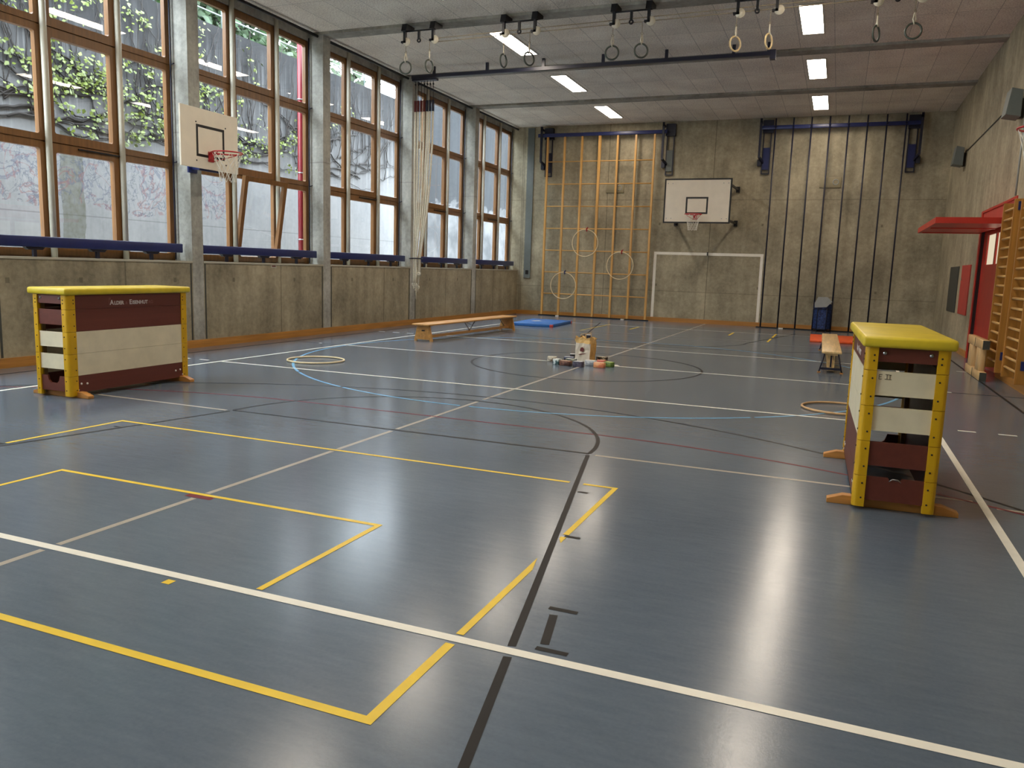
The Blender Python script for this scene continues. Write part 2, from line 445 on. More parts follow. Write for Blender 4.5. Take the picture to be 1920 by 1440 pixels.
W_ = lambda p, w=.05: strip('white_line', Wm, p, w, .0018)
Y_ = lambda p, w=.034: strip('yellow_line', Ym, p, w, .0015)
K_ = lambda p, w=.034: strip('black_line', Bm, p, w, .0012)
G_ = lambda p, w=.04: strip('beige_line', Gm, p, w, .0008)
WX = 4.55
W_([(-WX, -9.24), (WX, -9.24), (WX, 9.2)]); W_([(-WX, -9.265), (-WX, 9.2)])
for y in (-3.06, 0, 2.97): W_([(-WX + .03, y), (WX - .03, y)])
W_([(-WX, 9.2), (WX, 9.2)], .03)
for sx in (-1, 1):
    for y in (-3.06, 2.93):
        for q in ((4.76, 4.92), (5.11, 5.27), (5.47, 5.62)): W_([(sx * q[0], y), (sx * q[1], y)], .05)
    W_([(sx * 5.0, 0), (sx * 5.06, 0)], .05)
# free-throw area: circle + splayed lane
K_(arc(0, -5.9, 1.8, 0, 180, 64))
K_([(-1.8, -5.9), (1.8, -5.9)])
for s in (-1, 1):
    f = lambda y: s * (1.8 + (-5.93 - y) * .208)
    K_([(f(-5.95), -5.95), (f(-9.20), -9.20)]); K_([(f(-9.285), -9.285), (f(-11.9), -11.9)])
    g = lambda y: f(y) + s * .125
    K_([(g(-8.86), -8.86), (g(-9.13), -9.13)], .036)
    K_([(g(-8.80) - s * .03, -8.80), (g(-8.80) + s * .1, -8.80)], .03); K_([(g(-9.17) - s * .03, -9.17), (g(-9.17) + s * .1, -9.17)], .03)
    K_([(f(-7.88) + s * .05, -7.88), (f(-7.88) + s * .14, -7.88)], .03)
    K_([(f(-7.0) + s * .03, -7.0), (f(-7.0) + s * .1, -7.0)], .03)
    K_([(s * 5.63, -9), (s * 5.63, 9)], .034)
    K_([(f(-5.95), 5.95), (f(-9.9), 9.9)])
K_(arc(0, -.12, 1.77, 0, 360, 96))
K_(arc(0, -10.05, 6.25, 18, 162, 80), .032)
K_(arc(0, 10.05, 6.25, 198, 342, 80), .03); K_(arc(0, 5.9, 1.8, 180, 360, 48), .03)
K_([(4.6, 0), (5.9, 0)], .03); K_([(-4.6, 0), (-5.9, 0)], .03)
# blue circle
BR = 4.465
for p, q in ((125, 227.5), (228.5, 246), (246.7, 269.3), (270.7, 309), (309.7, 485)):
    strip('blue_line', Um, arc(0, 0, BR, p, q, 60), .036, .0014)
# red goal-area line
strip('red_line', Rm, arc(-1.5, -11.15, 6.0, 165, 90, 40) + arc(1.5, -11.15, 6.0, 90, 52, 20), .03, .001)
strip('red_line', Rm, arc(1.5, -11.15, 6.0, 51, 15, 20), .03, .001)
strip('red_line', Rm, [(-.09, -8.245), (.11, -8.245)], .05, .001)
# beige lines
for a, c in ((-12.2, -9.285), (-9.20, -8.28), (-8.17, -6.84), (-6.76, -5.95), (-5.86, -4.14), (-3.98, -3.11), (-3.01, -.05), (.05, 2.92), (3.02, 11.9)): G_([(0, a), (0, c)])
G_([(-4.5, -5.93), (-1.86, -5.93)]); G_([(1.86, -5.93), (4.5, -5.93)]); G_([(4.62, -6.05), (5.9, -6.05)])
G_([(-4.5, 6.0), (4.5, 6.0)], .02); G_([(-2.2, 6.65), (2.2, 6.65)], .025)
# yellow goal area
Y_([(-2.275, -7.85), (-2.25, -6.8), (1.93, -6.8)]); Y_([(2.03, -6.8), (2.255, -6.8), (2.255, -7.60)])
def ypoly(*p):
    b = MB(); b.quad(*[(x, y, .0015) for x, y in p]); b.build('yellow_line', Ym, FLOOR)
xa, xb = 2.238, 2.272           # this side line is cut on the slant where the black lane line crosses it
ypoly((xa, -7.60), (xb, -7.60), (xb, -7.858), (xa, -7.858)); ypoly((xa, -7.90), (xb, -7.90), (xb, -8.0), (xa + .006, -7.935))
ypoly((xa, -8.265), (xa, -9.20), (xb, -9.20), (xb, -8.425))
Y_([(2.256, -9.285), (2.256, -9.87), (-2.28, -9.87), (-2.275, -9.285)], .04)
Y_([(-1.235, -9.20), (-1.235, -8.2), (1.26, -8.2), (1.26, -9.20)]); Y_([(.845, -9.29), (.845, -9.335)], .045)
Y_([(2.18, 6.62), (2.18, 7.62)], .045); Y_([(2.18, 8.05), (2.18, 9.4)], .045); Y_([(1.17, 7.95), (1.17, 9.0)], .045); Y_([(-1.3, 7.95), (-1.3, 9.0)], .045)
Y_([(-2.2, 6.62), (-2.2, 9.4)], .03); W_([(-2.2, 9.1), (2.2, 9.1)], .02)

# ------------------------------------------------------------------ windows
XW = -6.43     # room-side face of the timber
Z0, T2, T1, Z3 = 1.46, 2.93, 4.42, HC - .14
def rrect(y0, y1, z0, z1, r, n=4):
    out = []
    for (cy, cz, a0) in ((y1 - r, z1 - r, 0), (y0 + r, z1 - r, 90), (y0 + r, z0 + r, 180), (y1 - r, z0 + r, 270)):
        for i in range(n + 1):
            a = R(a0 + 90 * i / n); out.append((cy + r * math.cos(a), cz + r * math.sin(a)))
    return out
def sash_mb(y0, y1, z0, z1, t, x0, x1, o=(0, 0, 0)):
    """timber ring with softly rounded inner corners"""
    b = MB(o); inn = rrect(y0 + t, y1 - t, z0 + t, z1 - t, .03)
    n = len(inn); k = n // 4
    out = [(y1, z1)] * k + [(y0, z1)] * k + [(y0, z0)] * k + [(y1, z0)] * k
    for i in range(n):
        j = (i + 1) % n
        for x, fl in ((x1, False), (x0, True)):
            q = [(x, *out[i]), (x, *out[j]), (x, *inn[j]), (x, *inn[i])]
            if out[i] == out[j]: q = [q[0], q[2], q[3]]
            b.quad(*q)
        b.quad((x1, *inn[i]), (x1, *inn[j]), (x0, *inn[j]), (x0, *inn[i]))
        if out[i] != out[j]: b.quad((x1, *out[i]), (x0, *out[i]), (x0, *out[j]), (x1, *out[j]))
    bmesh.ops.remove_doubles(b.bm, verts=b.bm.verts, dist=1e-5)
    return b
def window(idx, ya, yb, po, tilt=False):
    W = thing('window_%d' % idx, None, None, (0, 0, 0), kind='structure')
    b = MB(); x0, x1 = XW - .09, XW - .015
    b.box((x0, ya, Z0 - .06), (x1, yb, Z0)); b.box((x0, ya, Z3 - .07), (x1, yb, Z3))
    b.box((x0, ya, Z0), (x1, ya + .05, Z3 - .07)); b.box((x0, yb - .05, Z0), (x1, yb, Z3 - .07))
    ym = [ya + .05] + list(po) + [yb - .05]
    for p in po: b.box((x0, p - .05, Z0), (x1, p + .05, Z3 - .07))
    for z in (T2, T1):
        for p, q in zip(ym[:-1], ym[1:]): b.box((x0, p, z - .03), (x1, q, z + .03))
    b.build('frame', M['window_wood'], W)
    for p in po:
        b = MB(); b.tube([(XW + .045, p, SILL), (XW + .045, p, HC - .02)], .042, 12); b.build('mullion_post', M['cream_post'], W)
    for c in range(3):
        y0 = (ya + .012, po[0] + .012, po[1] + .012)[c]; y1 = (po[0] - .012, po[1] - .012, yb - .012)[c]
        for r, (z0, z1) in enumerate(((Z0 - .03, T2 - .008), (T2 + .008, T1 - .008), (T1 + .008, Z3 - .02))):
            mid = c == 1
            t = .115 if mid else .085
            if tilt and mid and r == 0:
                b = MB((XW - .05, 0, z0))
                s = sash_mb(y0, y1, z0, z1, .085, XW - .05, XW + .02, (XW - .05, 0, z0)).build('tilted_sash', M['window_wood'], W)
                s.location = (XW - .02, 0, z0); s.rotation_euler = (0, R(9), 0)
                b.quad((XW - .02, y0 + .07, z0 + .07), (XW - .02, y1 - .07, z0 + .07), (XW - .02, y1 - .07, z1 - .07), (XW - .02, y0 + .07, z1 - .07))
                b.build('pane', M['glass'], s)
                b = MB(); b.box((XW - .08, y0, z1 - .05), (XW - .01, y1, z1)); b.box((XW - .08, y0, z0), (XW - .01, y0 + .05, z1)); b.box((XW - .08, y1 - .05, z0), (XW - .01, y1, z1)); b.box((XW - .08, y0, z0), (XW - .01, y1, z0 + .05))
                b.build('sash_rebate', M['window_wood'], W)
                continue
            s = sash_mb(y0, y1, z0, z1, t, XW - .07, XW + (.012 if mid else 0)).build('sash', M['window_wood'], W)
            b = MB(); x = XW - .045
            e = t - .01
            b.quad((x, y0 + e, z0 + e), (x, y1 - e, z0 + e), (x, y1 - e, z1 - e), (x, y0 + e, z1 - e)); b.build('pane', M['glass'], s)
            if mid and r == 0:
                b = MB(); b.beam((XW + .03, y0 + .45, z1 - .03), (XW + .03, y1 - .02, z1 - .03), .02, .02); b.build('sash_stay', M['black_metal'], s)
    b = MB(); b.tube([(XW + .05, yb - .05, SILL + .02), (XW + .05, yb - .05, HC - .1)], .012, 6)
    for z in (T2, T1): b.tube([(XW + .05, yb - .05, z), (XW + .11, yb - .03, z + .02)], .01, 6)
    b.build('pull_rod', M['navy_dark'], W)
    b = MB(); b.tube([(XL - .10, ya + .02, HC - .07), (XL - .10, yb - .03, HC - .07)], .028, 8); b.build('blind_rod', M['black_metal'], W)
bays = [(-5.21, -1.95, (-4.15, -2.965)), (-1.71, 1.57, (-.61, .56)), (1.81, 5.09, (2.89, 4.09)), (5.33, 8.61, (6.40, 7.56)), (8.85, YF, (9.87, 11.05)),
        (-8.71, -5.45, (-7.65, -6.465)), (-12.21, -8.95, (-11.15, -9.97))]
for i, (a, c, p) in enumerate(bays): window(i + 1, a, c, p, tilt=(i == 1))
# small slot plate under window 2
t_ = MB(); t_.box((XL, -.04, 1.315), (XL + .006, .12, 1.375)); o = t_.build('slot_frame', M['sill'])
tag(o, 'small pale slot plate set in the concrete below the second window', 'wall plate')
b = MB(o.location); b.box((XL + .006, -.01, 1.335), (XL + .008, .09, 1.358)); b.build('slot', M['dark_red'], o)

# blue rails on the ledge
def rail(y0, y1, label):
    t = thing('ledge_rail', label, 'rail', (XL - .14, (y0 + y1) / 2, SILL), group='dark blue rails on the window ledge')
    L = (y1 - y0) / 2
    b = MB(); b.cbox((-.055, -L, .125), (.055, L, .265), .012); b.build('rail_bar', M['navy'], t)
    for k in (-.62, .0, .62):
        b = MB(); y = k * L
        b.prism([(y - .14, .126), (y + .14, .126), (y + .10, .09), (y - .10, .09)], 0, -.03, .03)
        b.box((-.02, y - .022, 0), (.02, y + .022, .09)); b.build('foot', M['navy_dark'], t)
for y0, y1, l in ((-5.15, -2.05, 'long dark blue rail on the ledge below the nearest window, above the left vaulting box'), (-1.6, 1.48, 'dark blue rail on the ledge below the window with the tilted sash'),
                  (1.93, 5.0, 'dark blue rail on the ledge below the middle window, between basketball board and climbing ropes'), (5.5, 8.5, 'dark blue rail on the ledge beside the hanging climbing ropes'),
                  (9.0, 11.95, 'dark blue rail on the ledge nearest the far concrete wall')):
    rail(y0, y1, l)

# ------------------------------------------------------------------ outside
b = MB(); b.box((-10.4, -9, .2), (-10, 12.0, 6.66)); struct('retaining_wall', b, M['retaining'])
b = MB(); b.box((-10.5, 12.0, .2), (-10.0, 30, 8.6)); struct('retaining_wall_end', b, M['retaining_dark'])
b = MB(); b.box((-10, -14, .0), (XO - .1, 30, .2)); struct('ground', b, M['ground_out'])
b = MB(); b.box((-20, -14, 6.2), (-10.4, 30, 6.6)); struct('ground_bank', b, M['soil'])
t = thing('railing', 'thin grey metal railing on top of the outdoor retaining wall', 'railing', (-10.2, 1, 6.66))
b = MB(t.location)
for z in (7.0, 7.35, 7.7): b.tube([(-10.2, -9, z), (-10.2, 12, z)], .018, 6)
b.build('handrail', M['galv'], t)
for k in range(11):
    b = MB(t.location); b.tube([(-10.2, -8.6 + 2 * k, 6.66), (-10.2, -8.6 + 2 * k, 7.72)], .022, 6); b.build('post', M['galv'], t)
# downpipe
t = thing('downpipe', 'bright red drain pipe outside the window with the tilted sash', 'pipe', (-6.9, 1.93, .2))
b = MB(t.location); b.tube([(-6.9, 1.93, .2), (-6.9, 1.93, 6.1)], .055, 14); b.build('pipe', M['pipe_red'], t)
for z in (1.9, 3.25, 4.7):
    b = MB(t.location); b.ring((-6.9, 1.93, z), .06, .012, 'Z', 16, 6); b.build('pipe_clip', M['steel'], t)
# ivy on the retaining wall
def leafcards(b, pts, s0, s1, rn):
    for p in pts:
        p = Vector(p); s = rn.uniform(s0, s1)
        n = Vector((rn.uniform(.3, 1), rn.uniform(-.7, .7), rn.uniform(-.3, 1))).normalized()
        x = n.orthogonal().normalized(); a = rn.uniform(0, 6.28)
        x = (Matrix.Rotation(a, 3, n) @ x); y = n.cross(x)
        b.quad(p - y * s * .5, p + x * s * .45 - y * s * .1, p + x * s * .12 + y * s * .6, p - x * s * .12 + y * s * .6, p - x * s * .45 - y * s * .1)
rn = random.Random(3)
stems = MB(); leaf = []
def ivy_run(y, z, n, dy, dz, r):
    pts = []
    for k in range(n):
        pts.append((-9.965 + rn.uniform(-.01, .015), y, z))
        y += dy * rn.uniform(.5, 1.4) + rn.uniform(-.06, .06); z += dz * rn.uniform(.4, 1.5) + rn.uniform(-.07, .07)
        z = max(3.72 + .1 * math.sin(y * 1.3), min(6.9, z))
    stems.tube(pts, [r * (1 - .7 * k / n) for k in range(n)], 5)
    return pts
for k in range(46):
    y = rn.uniform(-4.8, 9.0); dense = 1. if y < 3 else .55
    p = ivy_run(y, rn.uniform(3.75, 4.5), 22, rn.choice((-1, 1)) * .16, rn.uniform(-.02, .1), rn.uniform(.014, .03))
    if y < 5.6:
        for q in p[3:]:
            if rn.random() < .35: leaf.append(q)
    for j in range(2):
        q = rn.choice(p); ivy_run(q[1], q[2], 14, rn.uniform(-.06, .06), .17, .014)
for k in range(90):
    y = rn.uniform(-4.5, 9.0); ivy_run(y, rn.uniform(3.8, 5.4), 14, rn.uniform(-.05, .05), .12, .011)
for k in range(5): ivy_run(-4.6 + 1.9 * k, 3.86, 16, .19, .0, .022)
cl = []
for q in leaf + [(-9.96, rn.uniform(-4.4, 4.2), 3.9 + 2.6 * rn.random() ** 1.0) for _ in range(95)] + [(-9.96, rn.uniform(5.6, 6.3), rn.uniform(4.7, 5.3)) for _ in range(7)]:
    for j in range(rn.randint(7, 17)):
        cl.append((-9.93 + rn.uniform(0, .12), q[1] + rn.gauss(0, .15), q[2] + rn.gauss(0, .09)))
b = MB(); leafcards(b, cl, .04, .09, rn); IV = b.build('ivy', M['leaf'])
tag(IV, 'light green ivy creeping over the streaked outdoor retaining wall', 'ivy', kind='stuff')
stems.build('stems', M['bark'], IV)
# trees beyond the railing
def tree(x, y, h, rad, label, mat, seed, n=1500):
    rn = random.Random(seed)
    t = thing('tree', label, 'tree', (x, y, 6.6), group='trees above the retaining wall')
    b = MB(t.location); b.tube([(x, y, 6.4), (x + .1, y + .1, 6.6 + h * .5), (x, y + .2, 6.6 + h * .9)], [.14, .09, .03], 7)
    for k in range(7):
        a = rn.uniform(0, 6.28); z = 6.6 + h * rn.uniform(.15, .7)
        b.tube([(x + .05, y + .05, z), (x + rad * .8 * math.cos(a), y + rad * .8 * math.sin(a), z + h * .2)], [.05, .015], 5)
    b.build('trunk', M['bark'], t)
    b = MB(t.location); pts = []
    cs = [(rn.gauss(0, .3) * rad, rn.uniform(-1.25, 1.25) * rad, rn.uniform(.0, 1.0) ** 1.4 * h) for _ in range(44)]
    for k in range(n):
        c = rn.choice(cs); pts.append((x + c[0] + rn.gauss(0, .32), y + c[1] + rn.gauss(0, .32), 6.6 + max(.1, c[2] + rn.gauss(0, .3))))
    leafcards(b, pts, .17, .32, rn); b.build('foliage', mat, t)
tree(-12.9, 2.4, 4.4, 1.5, 'dense green tree behind the railing above the window with the tilted sash', M['leaf_tree'], 1, 6500)
tree(-12.9, 6.2, 4.0, 1.5, 'dense green tree behind the railing beside the red drain pipe', M['leaf_tree'], 2, 6000)
tree(-13.2, 10.6, 2.6, 1.4, 'pale loose tree against white sky seen through the middle window', M['leaf_pale'], 3, 2200)
tree(-13.0, -1.4, 4.4, 1.5, 'green tree at the top edge above the nearest ivy wall', M['leaf_tree'], 4, 4500)

# ------------------------------------------------------------------ ceiling lights
def ceiling_light(x, y, label):
    t = thing('ceiling_light', label, 'ceiling light', (x, y, HC), group='recessed ceiling lights')
    b = MB(); w, l = .175, .83
    for a in ((-w - .03, -l - .03, w + .03, -l), (-w - .03, l, w + .03, l + .03), (-w - .03, -l, -w, l), (w, -l, w + .03, l)):
        b.box((a[0], a[1], -.016), (a[2], a[3], -.001))
    b.build('frame', M['lamp_frame'], t)
    b = MB(); b.quad((-w, -l, -.010), (-w, l, -.010), (w, l, -.010), (w, -l, -.010)); b.build('diffuser', M['lamp'], t)
    return t
L0 = ceiling_light(2.74, 10.25, 'glowing ceiling light of the right row, above the climbing poles')
for (x, y, l) in ((2.74, 6.75, 'glowing ceiling light of the right row, second from the far wall'), (2.74, 3.25, 'glowing ceiling light of the right row, largest and nearest in the photo'),
                  (-2.78, 10.25, 'glowing ceiling light above the wooden climbing lattice'), (-2.78, 6.75, 'glowing ceiling light of the left row, second from the far wall'),
                  (-2.78, 3.25, 'glowing ceiling light behind the second pair of gymnastic rings'), (-2.78, -.32, 'glowing ceiling light cut by the top edge of the photo'),
                  (2.74, -.3, 'ceiling light of the right row just above the photo'), (2.74, -3.8, 'ceiling light of the right row, fifth from the far wall'), (-2.78, -3.8, 'ceiling light of the left row, fifth from the far wall'),
                  (2.74, -7.3, 'ceiling light of the right row, sixth from the far wall'), (-2.78, -7.3, 'ceiling light of the left row, sixth from the far wall'),
                  (2.74, -10.8, 'ceiling light of the right row behind the viewer'), (-2.78, -10.8, 'ceiling light of the left row behind the viewer')):
    dup(L0, (x, y, HC), label=l)

# ------------------------------------------------------------------ vaulting boxes
def text_mesh(body, size, mat, parent, loc, rot, name, bold=.0):
    cu = bpy.data.curves.new(name, 'FONT'); cu.body = body; cu.size = size; cu.extrude = .0008; cu.offset = bold
    o = bpy.data.objects.new(name, cu); COL.objects.link(o)
    dg = bpy.context.evaluated_depsgraph_get(); me = bpy.data.meshes.new_from_object(o.evaluated_get(dg))
    wdt = max(v.co.x for v in me.vertices)
    bpy.data.objects.remove(o); me.materials.clear(); me.materials.append(mat)
    o = bpy.data.objects.new(name, me); COL.objects.link(o); o.parent = parent; o.location = loc; o.rotation_euler = rot
    return o, wdt
BW, BL, SH = .46, 1.62, .21        # width, length, section height
def vaulting_box(loc, rz, label, white):
    t = thing('vaulting_box', label, 'vaulting box', loc, rz, 'wooden vaulting boxes with yellow tops')
    hw, hl = BW / 2, BL / 2
    top = 1.045                                    # four sections and the top frame
    zs = [.02, .225, .45, .675, .90, top]; rows = list(zip(zs[:-1], zs[1:]))
    # corner posts: rounded yellow edges with a joint at every section, bolt heads
    for sx in (-1, 1):
        for sy in (-1, 1):
            b = MB(); pw, pd = .072, .10
            for z0, z1 in rows:
                pl = []
                x1, y1 = sx * (hw + .008), sy * (hl + .008); r = .03
                for i in range(6):
                    a = R(90 * i / 5); pl.append((x1 - sx * r + sx * r * math.cos(a), y1 - sy * r + sy * r * math.sin(a)))
                pl += [(x1 - sx * pw, y1), (x1 - sx * pw, y1 - sy * .03), (x1 - sx * .03, y1 - sy * pd), (x1, y1 - sy * pd)]
                b.mi = 0; b.prism(pl, 2, z0 + .0015, z1 - .0015)
                b.mi = 1
                for zz in (z0 + .06, z1 - .05):
                    b.tube([(x1, y1 - sy * .078, zz), (x1 + sx * .004, y1 - sy * .078, zz)], .006, 6)
                    b.tube([(x1 - sx * .05, y1, zz), (x1 - sx * .05, y1 + sy * .004, zz)], .006, 6)
            b.mi = 0
            b.build('corner_post', [M['box_yellow'], M['black_metal']], t)
    for k, (z0, z1) in enumerate(rows):
        c = 'box_white' if k in white else 'box_brown'
        for sx in (-1, 1):
            b = MB(); b.box((sx * (hw - .018), -hl + .05, z0 + (.03 if k == 0 else .001)), (sx * hw, hl - .05, z1 - .001))
            if k == 0:
                for sy in (-1, 1):
                    for dy, dz in ((.13, .12), (.2, .115), (.09, .06)):
                        b.mi = 1; b.tube([(sx * hw, sy * (hl - dy), dz + .02), (sx * (hw + .006), sy * (hl - dy), dz + .02)], .011, 8); b.mi = 0
            b.build('side_board', [M[c], M['white_bit']], t)
        for sy in (-1, 1):
            x = hw - .064; za, zb = z0 + .068, z1 - .004
            if k == 4: za, zb = z0 + .055, z1
            pl = [(-x, za), (x, za), (x, zb), (-x, zb)]
            if k == 0 and sy < 0: pl = [(-x, za - .02), (x, za - .02), (x, zb), (.085, zb), (.07, zb - .05), (.04, zb - .075), (-.04, zb - .075), (-.07, zb - .05), (-.085, zb), (-x, zb)]
            elif k == 0: pl = [(-x, za - .02), (x, za - .02), (x, zb), (.04, zb), (.028, zb - .018), (-.028, zb - .018), (-.04, zb), (-x, zb)]
            b = MB(); b.prism(pl, 1, sy * (hl - .005), sy * (hl - .025))
            if k == 4:
                b.mi = 1
                for q in (-.13, .13): b.tube([(q, sy * (hl - .006), zb - .035), (q, sy * (hl + .002), zb - .035)], .012, 8)
                b.mi = 0
            e = b.build('end_slat', [M[c], M['steel']], t)
            if k == 0 and sy > 0:
                b = MB(); b.tube([(-.034, hl + .002, zb - .02), (-.015, hl + .006, zb - .004), (.015, hl + .006, zb - .004), (.034, hl + .002, zb - .02)], .004, 6); b.build('handle_clip', M['steel'], e)
            if k == 3 and sy > 0 and 3 in white:
                y = hl - .004
                b = MB()
                for (p, q) in (((.15, .0), (.15, .028)), ((.15, .028), (.132, .03)), ((.15, .014), (.136, .015)), ((.15, .0), (.134, .001)),
                               ((.105, .004), (.105, .03)), ((.088, .002), (.088, .03)), ((.115, .031), (.08, .029)), ((.117, .002), (.078, .0))):
                    b.beam((p[0], y, zb - .05 + p[1]), (q[0], y, zb - .05 + q[1]), .003, .0035, (0, 1, 0))
                b.build('pencil_mark', M['pencil'], e)
    # plywood struts seen through the gaps
    for sx in (-1, 1):
        for sy in (-1, 1):
            b = MB(); b.box((sx * (hw - .05), sy * (hl - .09), .03), (sx * (hw - .022), sy * (hl - .05), top)); b.build('inner_strut', M['inner_ply'], t)
    b = MB(); b.box((-hw + .02, -hl + .02, top - .02), (hw - .02, hl - .02, top - .001)); b.build('top_frame', M['inner_ply'], t)
    b = MB(); b.cbox((-hw - .035, -hl - .04, top), (hw + .035, hl + .04, top + .068), .02, 3); b.build('pad', M['pad_yellow'], t)
    for sy in (-1, 1):
        b = MB(); f = hw + .155
        b.prism([(-f, 0), (f, 0), (f, .03), (hw + .06, .062), (-hw - .06, .062), (-f, .03)], 1, sy * (hl - .07), sy * (hl - .14)); b.build('foot', M['runner_wood'], t, .004)
    # maker's lettering on one side
    x = hw + .0005; z = .935; y = -.285
    for body, size, mat, bold in (('A', .070, 'white_letter', .0018), ('LDER', .053, 'white_letter', .0018), (' &', .045, 'faint_letter', 0), (' E', .070, 'white_letter', .0018), ('ISENHUT', .053, 'white_letter', .0018), ('AG', .050, 'faint_letter', 0)):
        o, wd = text_mesh(body, size, M[mat], t, (x, y, z), (R(90), 0, R(90)), 'lettering', bold)
        y += wd + .006
    b = MB(); b.box((hw, -.298, z - .004), (hw + .001, -.293, z + .075)); b.box((hw, -.293, z + .055), (hw + .001, -.272, z + .06)); b.box((hw, -.285, z + .065), (hw + .001, -.276, z + .075)); b.build('emblem', M['faint_letter'], t)
    return t
vaulting_box((-3.80, -5.46, 0), R(1.5), 'yellow-topped vaulting box by the window wall, long side with white band and lettering', (1, 2))
vaulting_box((3.948, -5.685, 0), R(181.7), 'yellow-topped vaulting box seen end-on before the wall bars, open slots between its slats', (2, 3))

# ------------------------------------------------------------------ basketball boards
def net_mb(c, r0, r1, h, o, n=10, rows=4, cr=.0045):
    b = MB(o); c = Vector(c)
    def P(i, k):
        f = k / rows; r = r0 + (r1 - r0) * (1 - (1 - f) ** 1.6); a = 2 * math.pi * (i + .5 * (k % 2)) / n
        return c + Vector((r * math.cos(a), r * math.sin(a), -h * f))
    for k in range(rows):
        for i in range(n):
            b.tube([P(i, k), P(i, k + 1)], cr, 4, cap=False); b.tube([P(i, k), P(i - 1 if k % 2 == 0 else i + 1, k + 1)], cr, 4, cap=False)
    return b
def hoop(t, c, r, dirx, o):
    """rim pointing along unit vector dirx (away from the board); c = ring centre"""
    c = Vector(c); d = Vector(dirx); s = Vector((-d.y, d.x, 0))
    b = MB(o); b.ring(c, r, .011, 'Z', 40, 8)
    bk = c - d * (r + .10)
    pl = bk; b.beam(pl + Vector((0, 0, .02)), pl + Vector((0, 0, -.13)), .11, .015, up=d)
    for k in (-1, 1):
        b.tube([bk + s * k * .045, c - d * r * .7 + s * k * r * .75], .009, 6)
        b.tube([bk + s * k * .045 + Vector((0, 0, -.12)), c + s * k * r * .95 + Vector((0, 0, -.01))], .006, 6)
    b.beam(bk + s * .045 + Vector((0, 0, -.005)), c - d * (r - .01) + s * .045 + Vector((0, 0, -.005)), .006, .03)
    b.beam(bk - s * .045 + Vector((0, 0, -.005)), c - d * (r - .01) - s * .045 + Vector((0, 0, -.005)), .006, .03)
    rim = b.build('rim', M['rim_red'], t)
    net_mb(c + Vector((0, 0, -.012)), r - .005, r * .52, .42, o).build('net', M['net_white'], rim)
# practice boards on the side walls
def side_board(sx, y, label):
    x = sx * 5.72; t = thing('basketball_board', label, 'basketball board', (x, y, 2.8)); o = t.location
    xb, xf = (x, x - sx * .03)
    b = MB(o); b.box((xb, y - .61, 2.82), (xf, y + .61, 3.71)); b.build('board', M['board_white'], t, .003)
    b = MB(o); e = xf - sx * .002
    for q in ((-.30, .30, 3.43, 3.47), (-.30, .30, 2.995, 3.035), (-.30, -.26, 3.035, 3.43), (.26, .30, 3.035, 3.43)):
        b.box((xf, y + q[0], q[2]), (e, y + q[1], q[3]))
    b.build('target_square', M['black'], t)
    b = MB(o)
    for dy in (-.3, .33):
        for z in (3.50, 2.93): b.tube([(xf, y + dy, z), (xf - sx * .004, y + dy, z)], .012, 8)
    b.build('bolt', M['black_metal'], t)
    w = XL + .006 if sx < 0 else XR - .001
    b = MB(o); b.box((w, y - .09, 2.78), (w - sx * .03, y + .09, 3.5))
    for z in (2.86, 3.35): b.beam((w - sx * .02, y, z), (xb, y, z), .07, .07)
    b.box((xb + sx * .012, y - .22, 2.79), (xb, y + .22, 2.9)); b.build('bracket', M['navy'], t)
    hoop(t, (xf - sx * .33, y, 3.07), .225, (-sx, 0, 0), o)
side_board(-1, -1.92, 'white basketball board with red hoop fixed to the window pillar')
side_board(1, -1.98, 'basketball board on the right wall, its hoop just entering the right edge')
# main board on the far wall
t = thing('basketball_board', 'large white black-framed basketball board on the far wall above the painted goal', 'basketball board', (-.24, 10.45, 2.83)); o = t.location
x0, x1, z0, z1, y = -1.125, .685, 2.83, 4.03, 10.45
b = MB(o); b.box((x0 + .04, y - .015, z0 + .04), (x1 - .04, y + .02, z1 - .04)); b.build('board', M['board_white'], t)
b = MB(o)
for q in ((x0, x1, z1 - .04, z1), (x0, x1, z0, z0 + .04), (x0, x0 + .04, z0 + .04, z1 - .04), (x1 - .04, x1, z0 + .04, z1 - .04)): b.box((q[0], y - .02, q[2]), (q[1], y + .03, q[3]))
b.build('border', M['black'], t)
b = MB(o)
for q in ((-.52, .08, 3.49, 3.535), (-.52, .08, 3.08, 3.125), (-.52, -.475, 3.125, 3.49), (.035, .08, 3.125, 3.49)): b.box((q[0], y - .018, q[2]), (q[1], y - .014, q[3]))
b.build('target_square', M['black'], t)
b = MB(o)
for dx in (x0 + .09, x0 + .22, x1 - .09, x1 - .22):
    for z in (z0 + .13, z1 - .13): b.tube([(dx, y - .014, z), (dx, y - .019, z)], .012, 8)
b.build('bolt', M['steel'], t)
for z in (3.88, 2.93):
    for xw, xb in ((-1.06, x0 + .08), (.66, x1 - .07)):
        b = MB(o); b.beam((xw, YF - .03, z), (xb, y + .05, z), .05, .05); b.box((xw - .05, YF - .08, z - .08), (xw + .05, YF, z + .08)); b.build('support_arm', M['black_metal'], t)
b = MB(o)
for z in (3.85, 2.90): b.box((x0 + .05, y + .03, z), (x1 - .05, y + .08, z + .05))
b.build('back_rail', M['black_metal'], t)
hoop(t, (-.24, y - .02 - .34, 3.05), .225, (0, -1, 0), o)

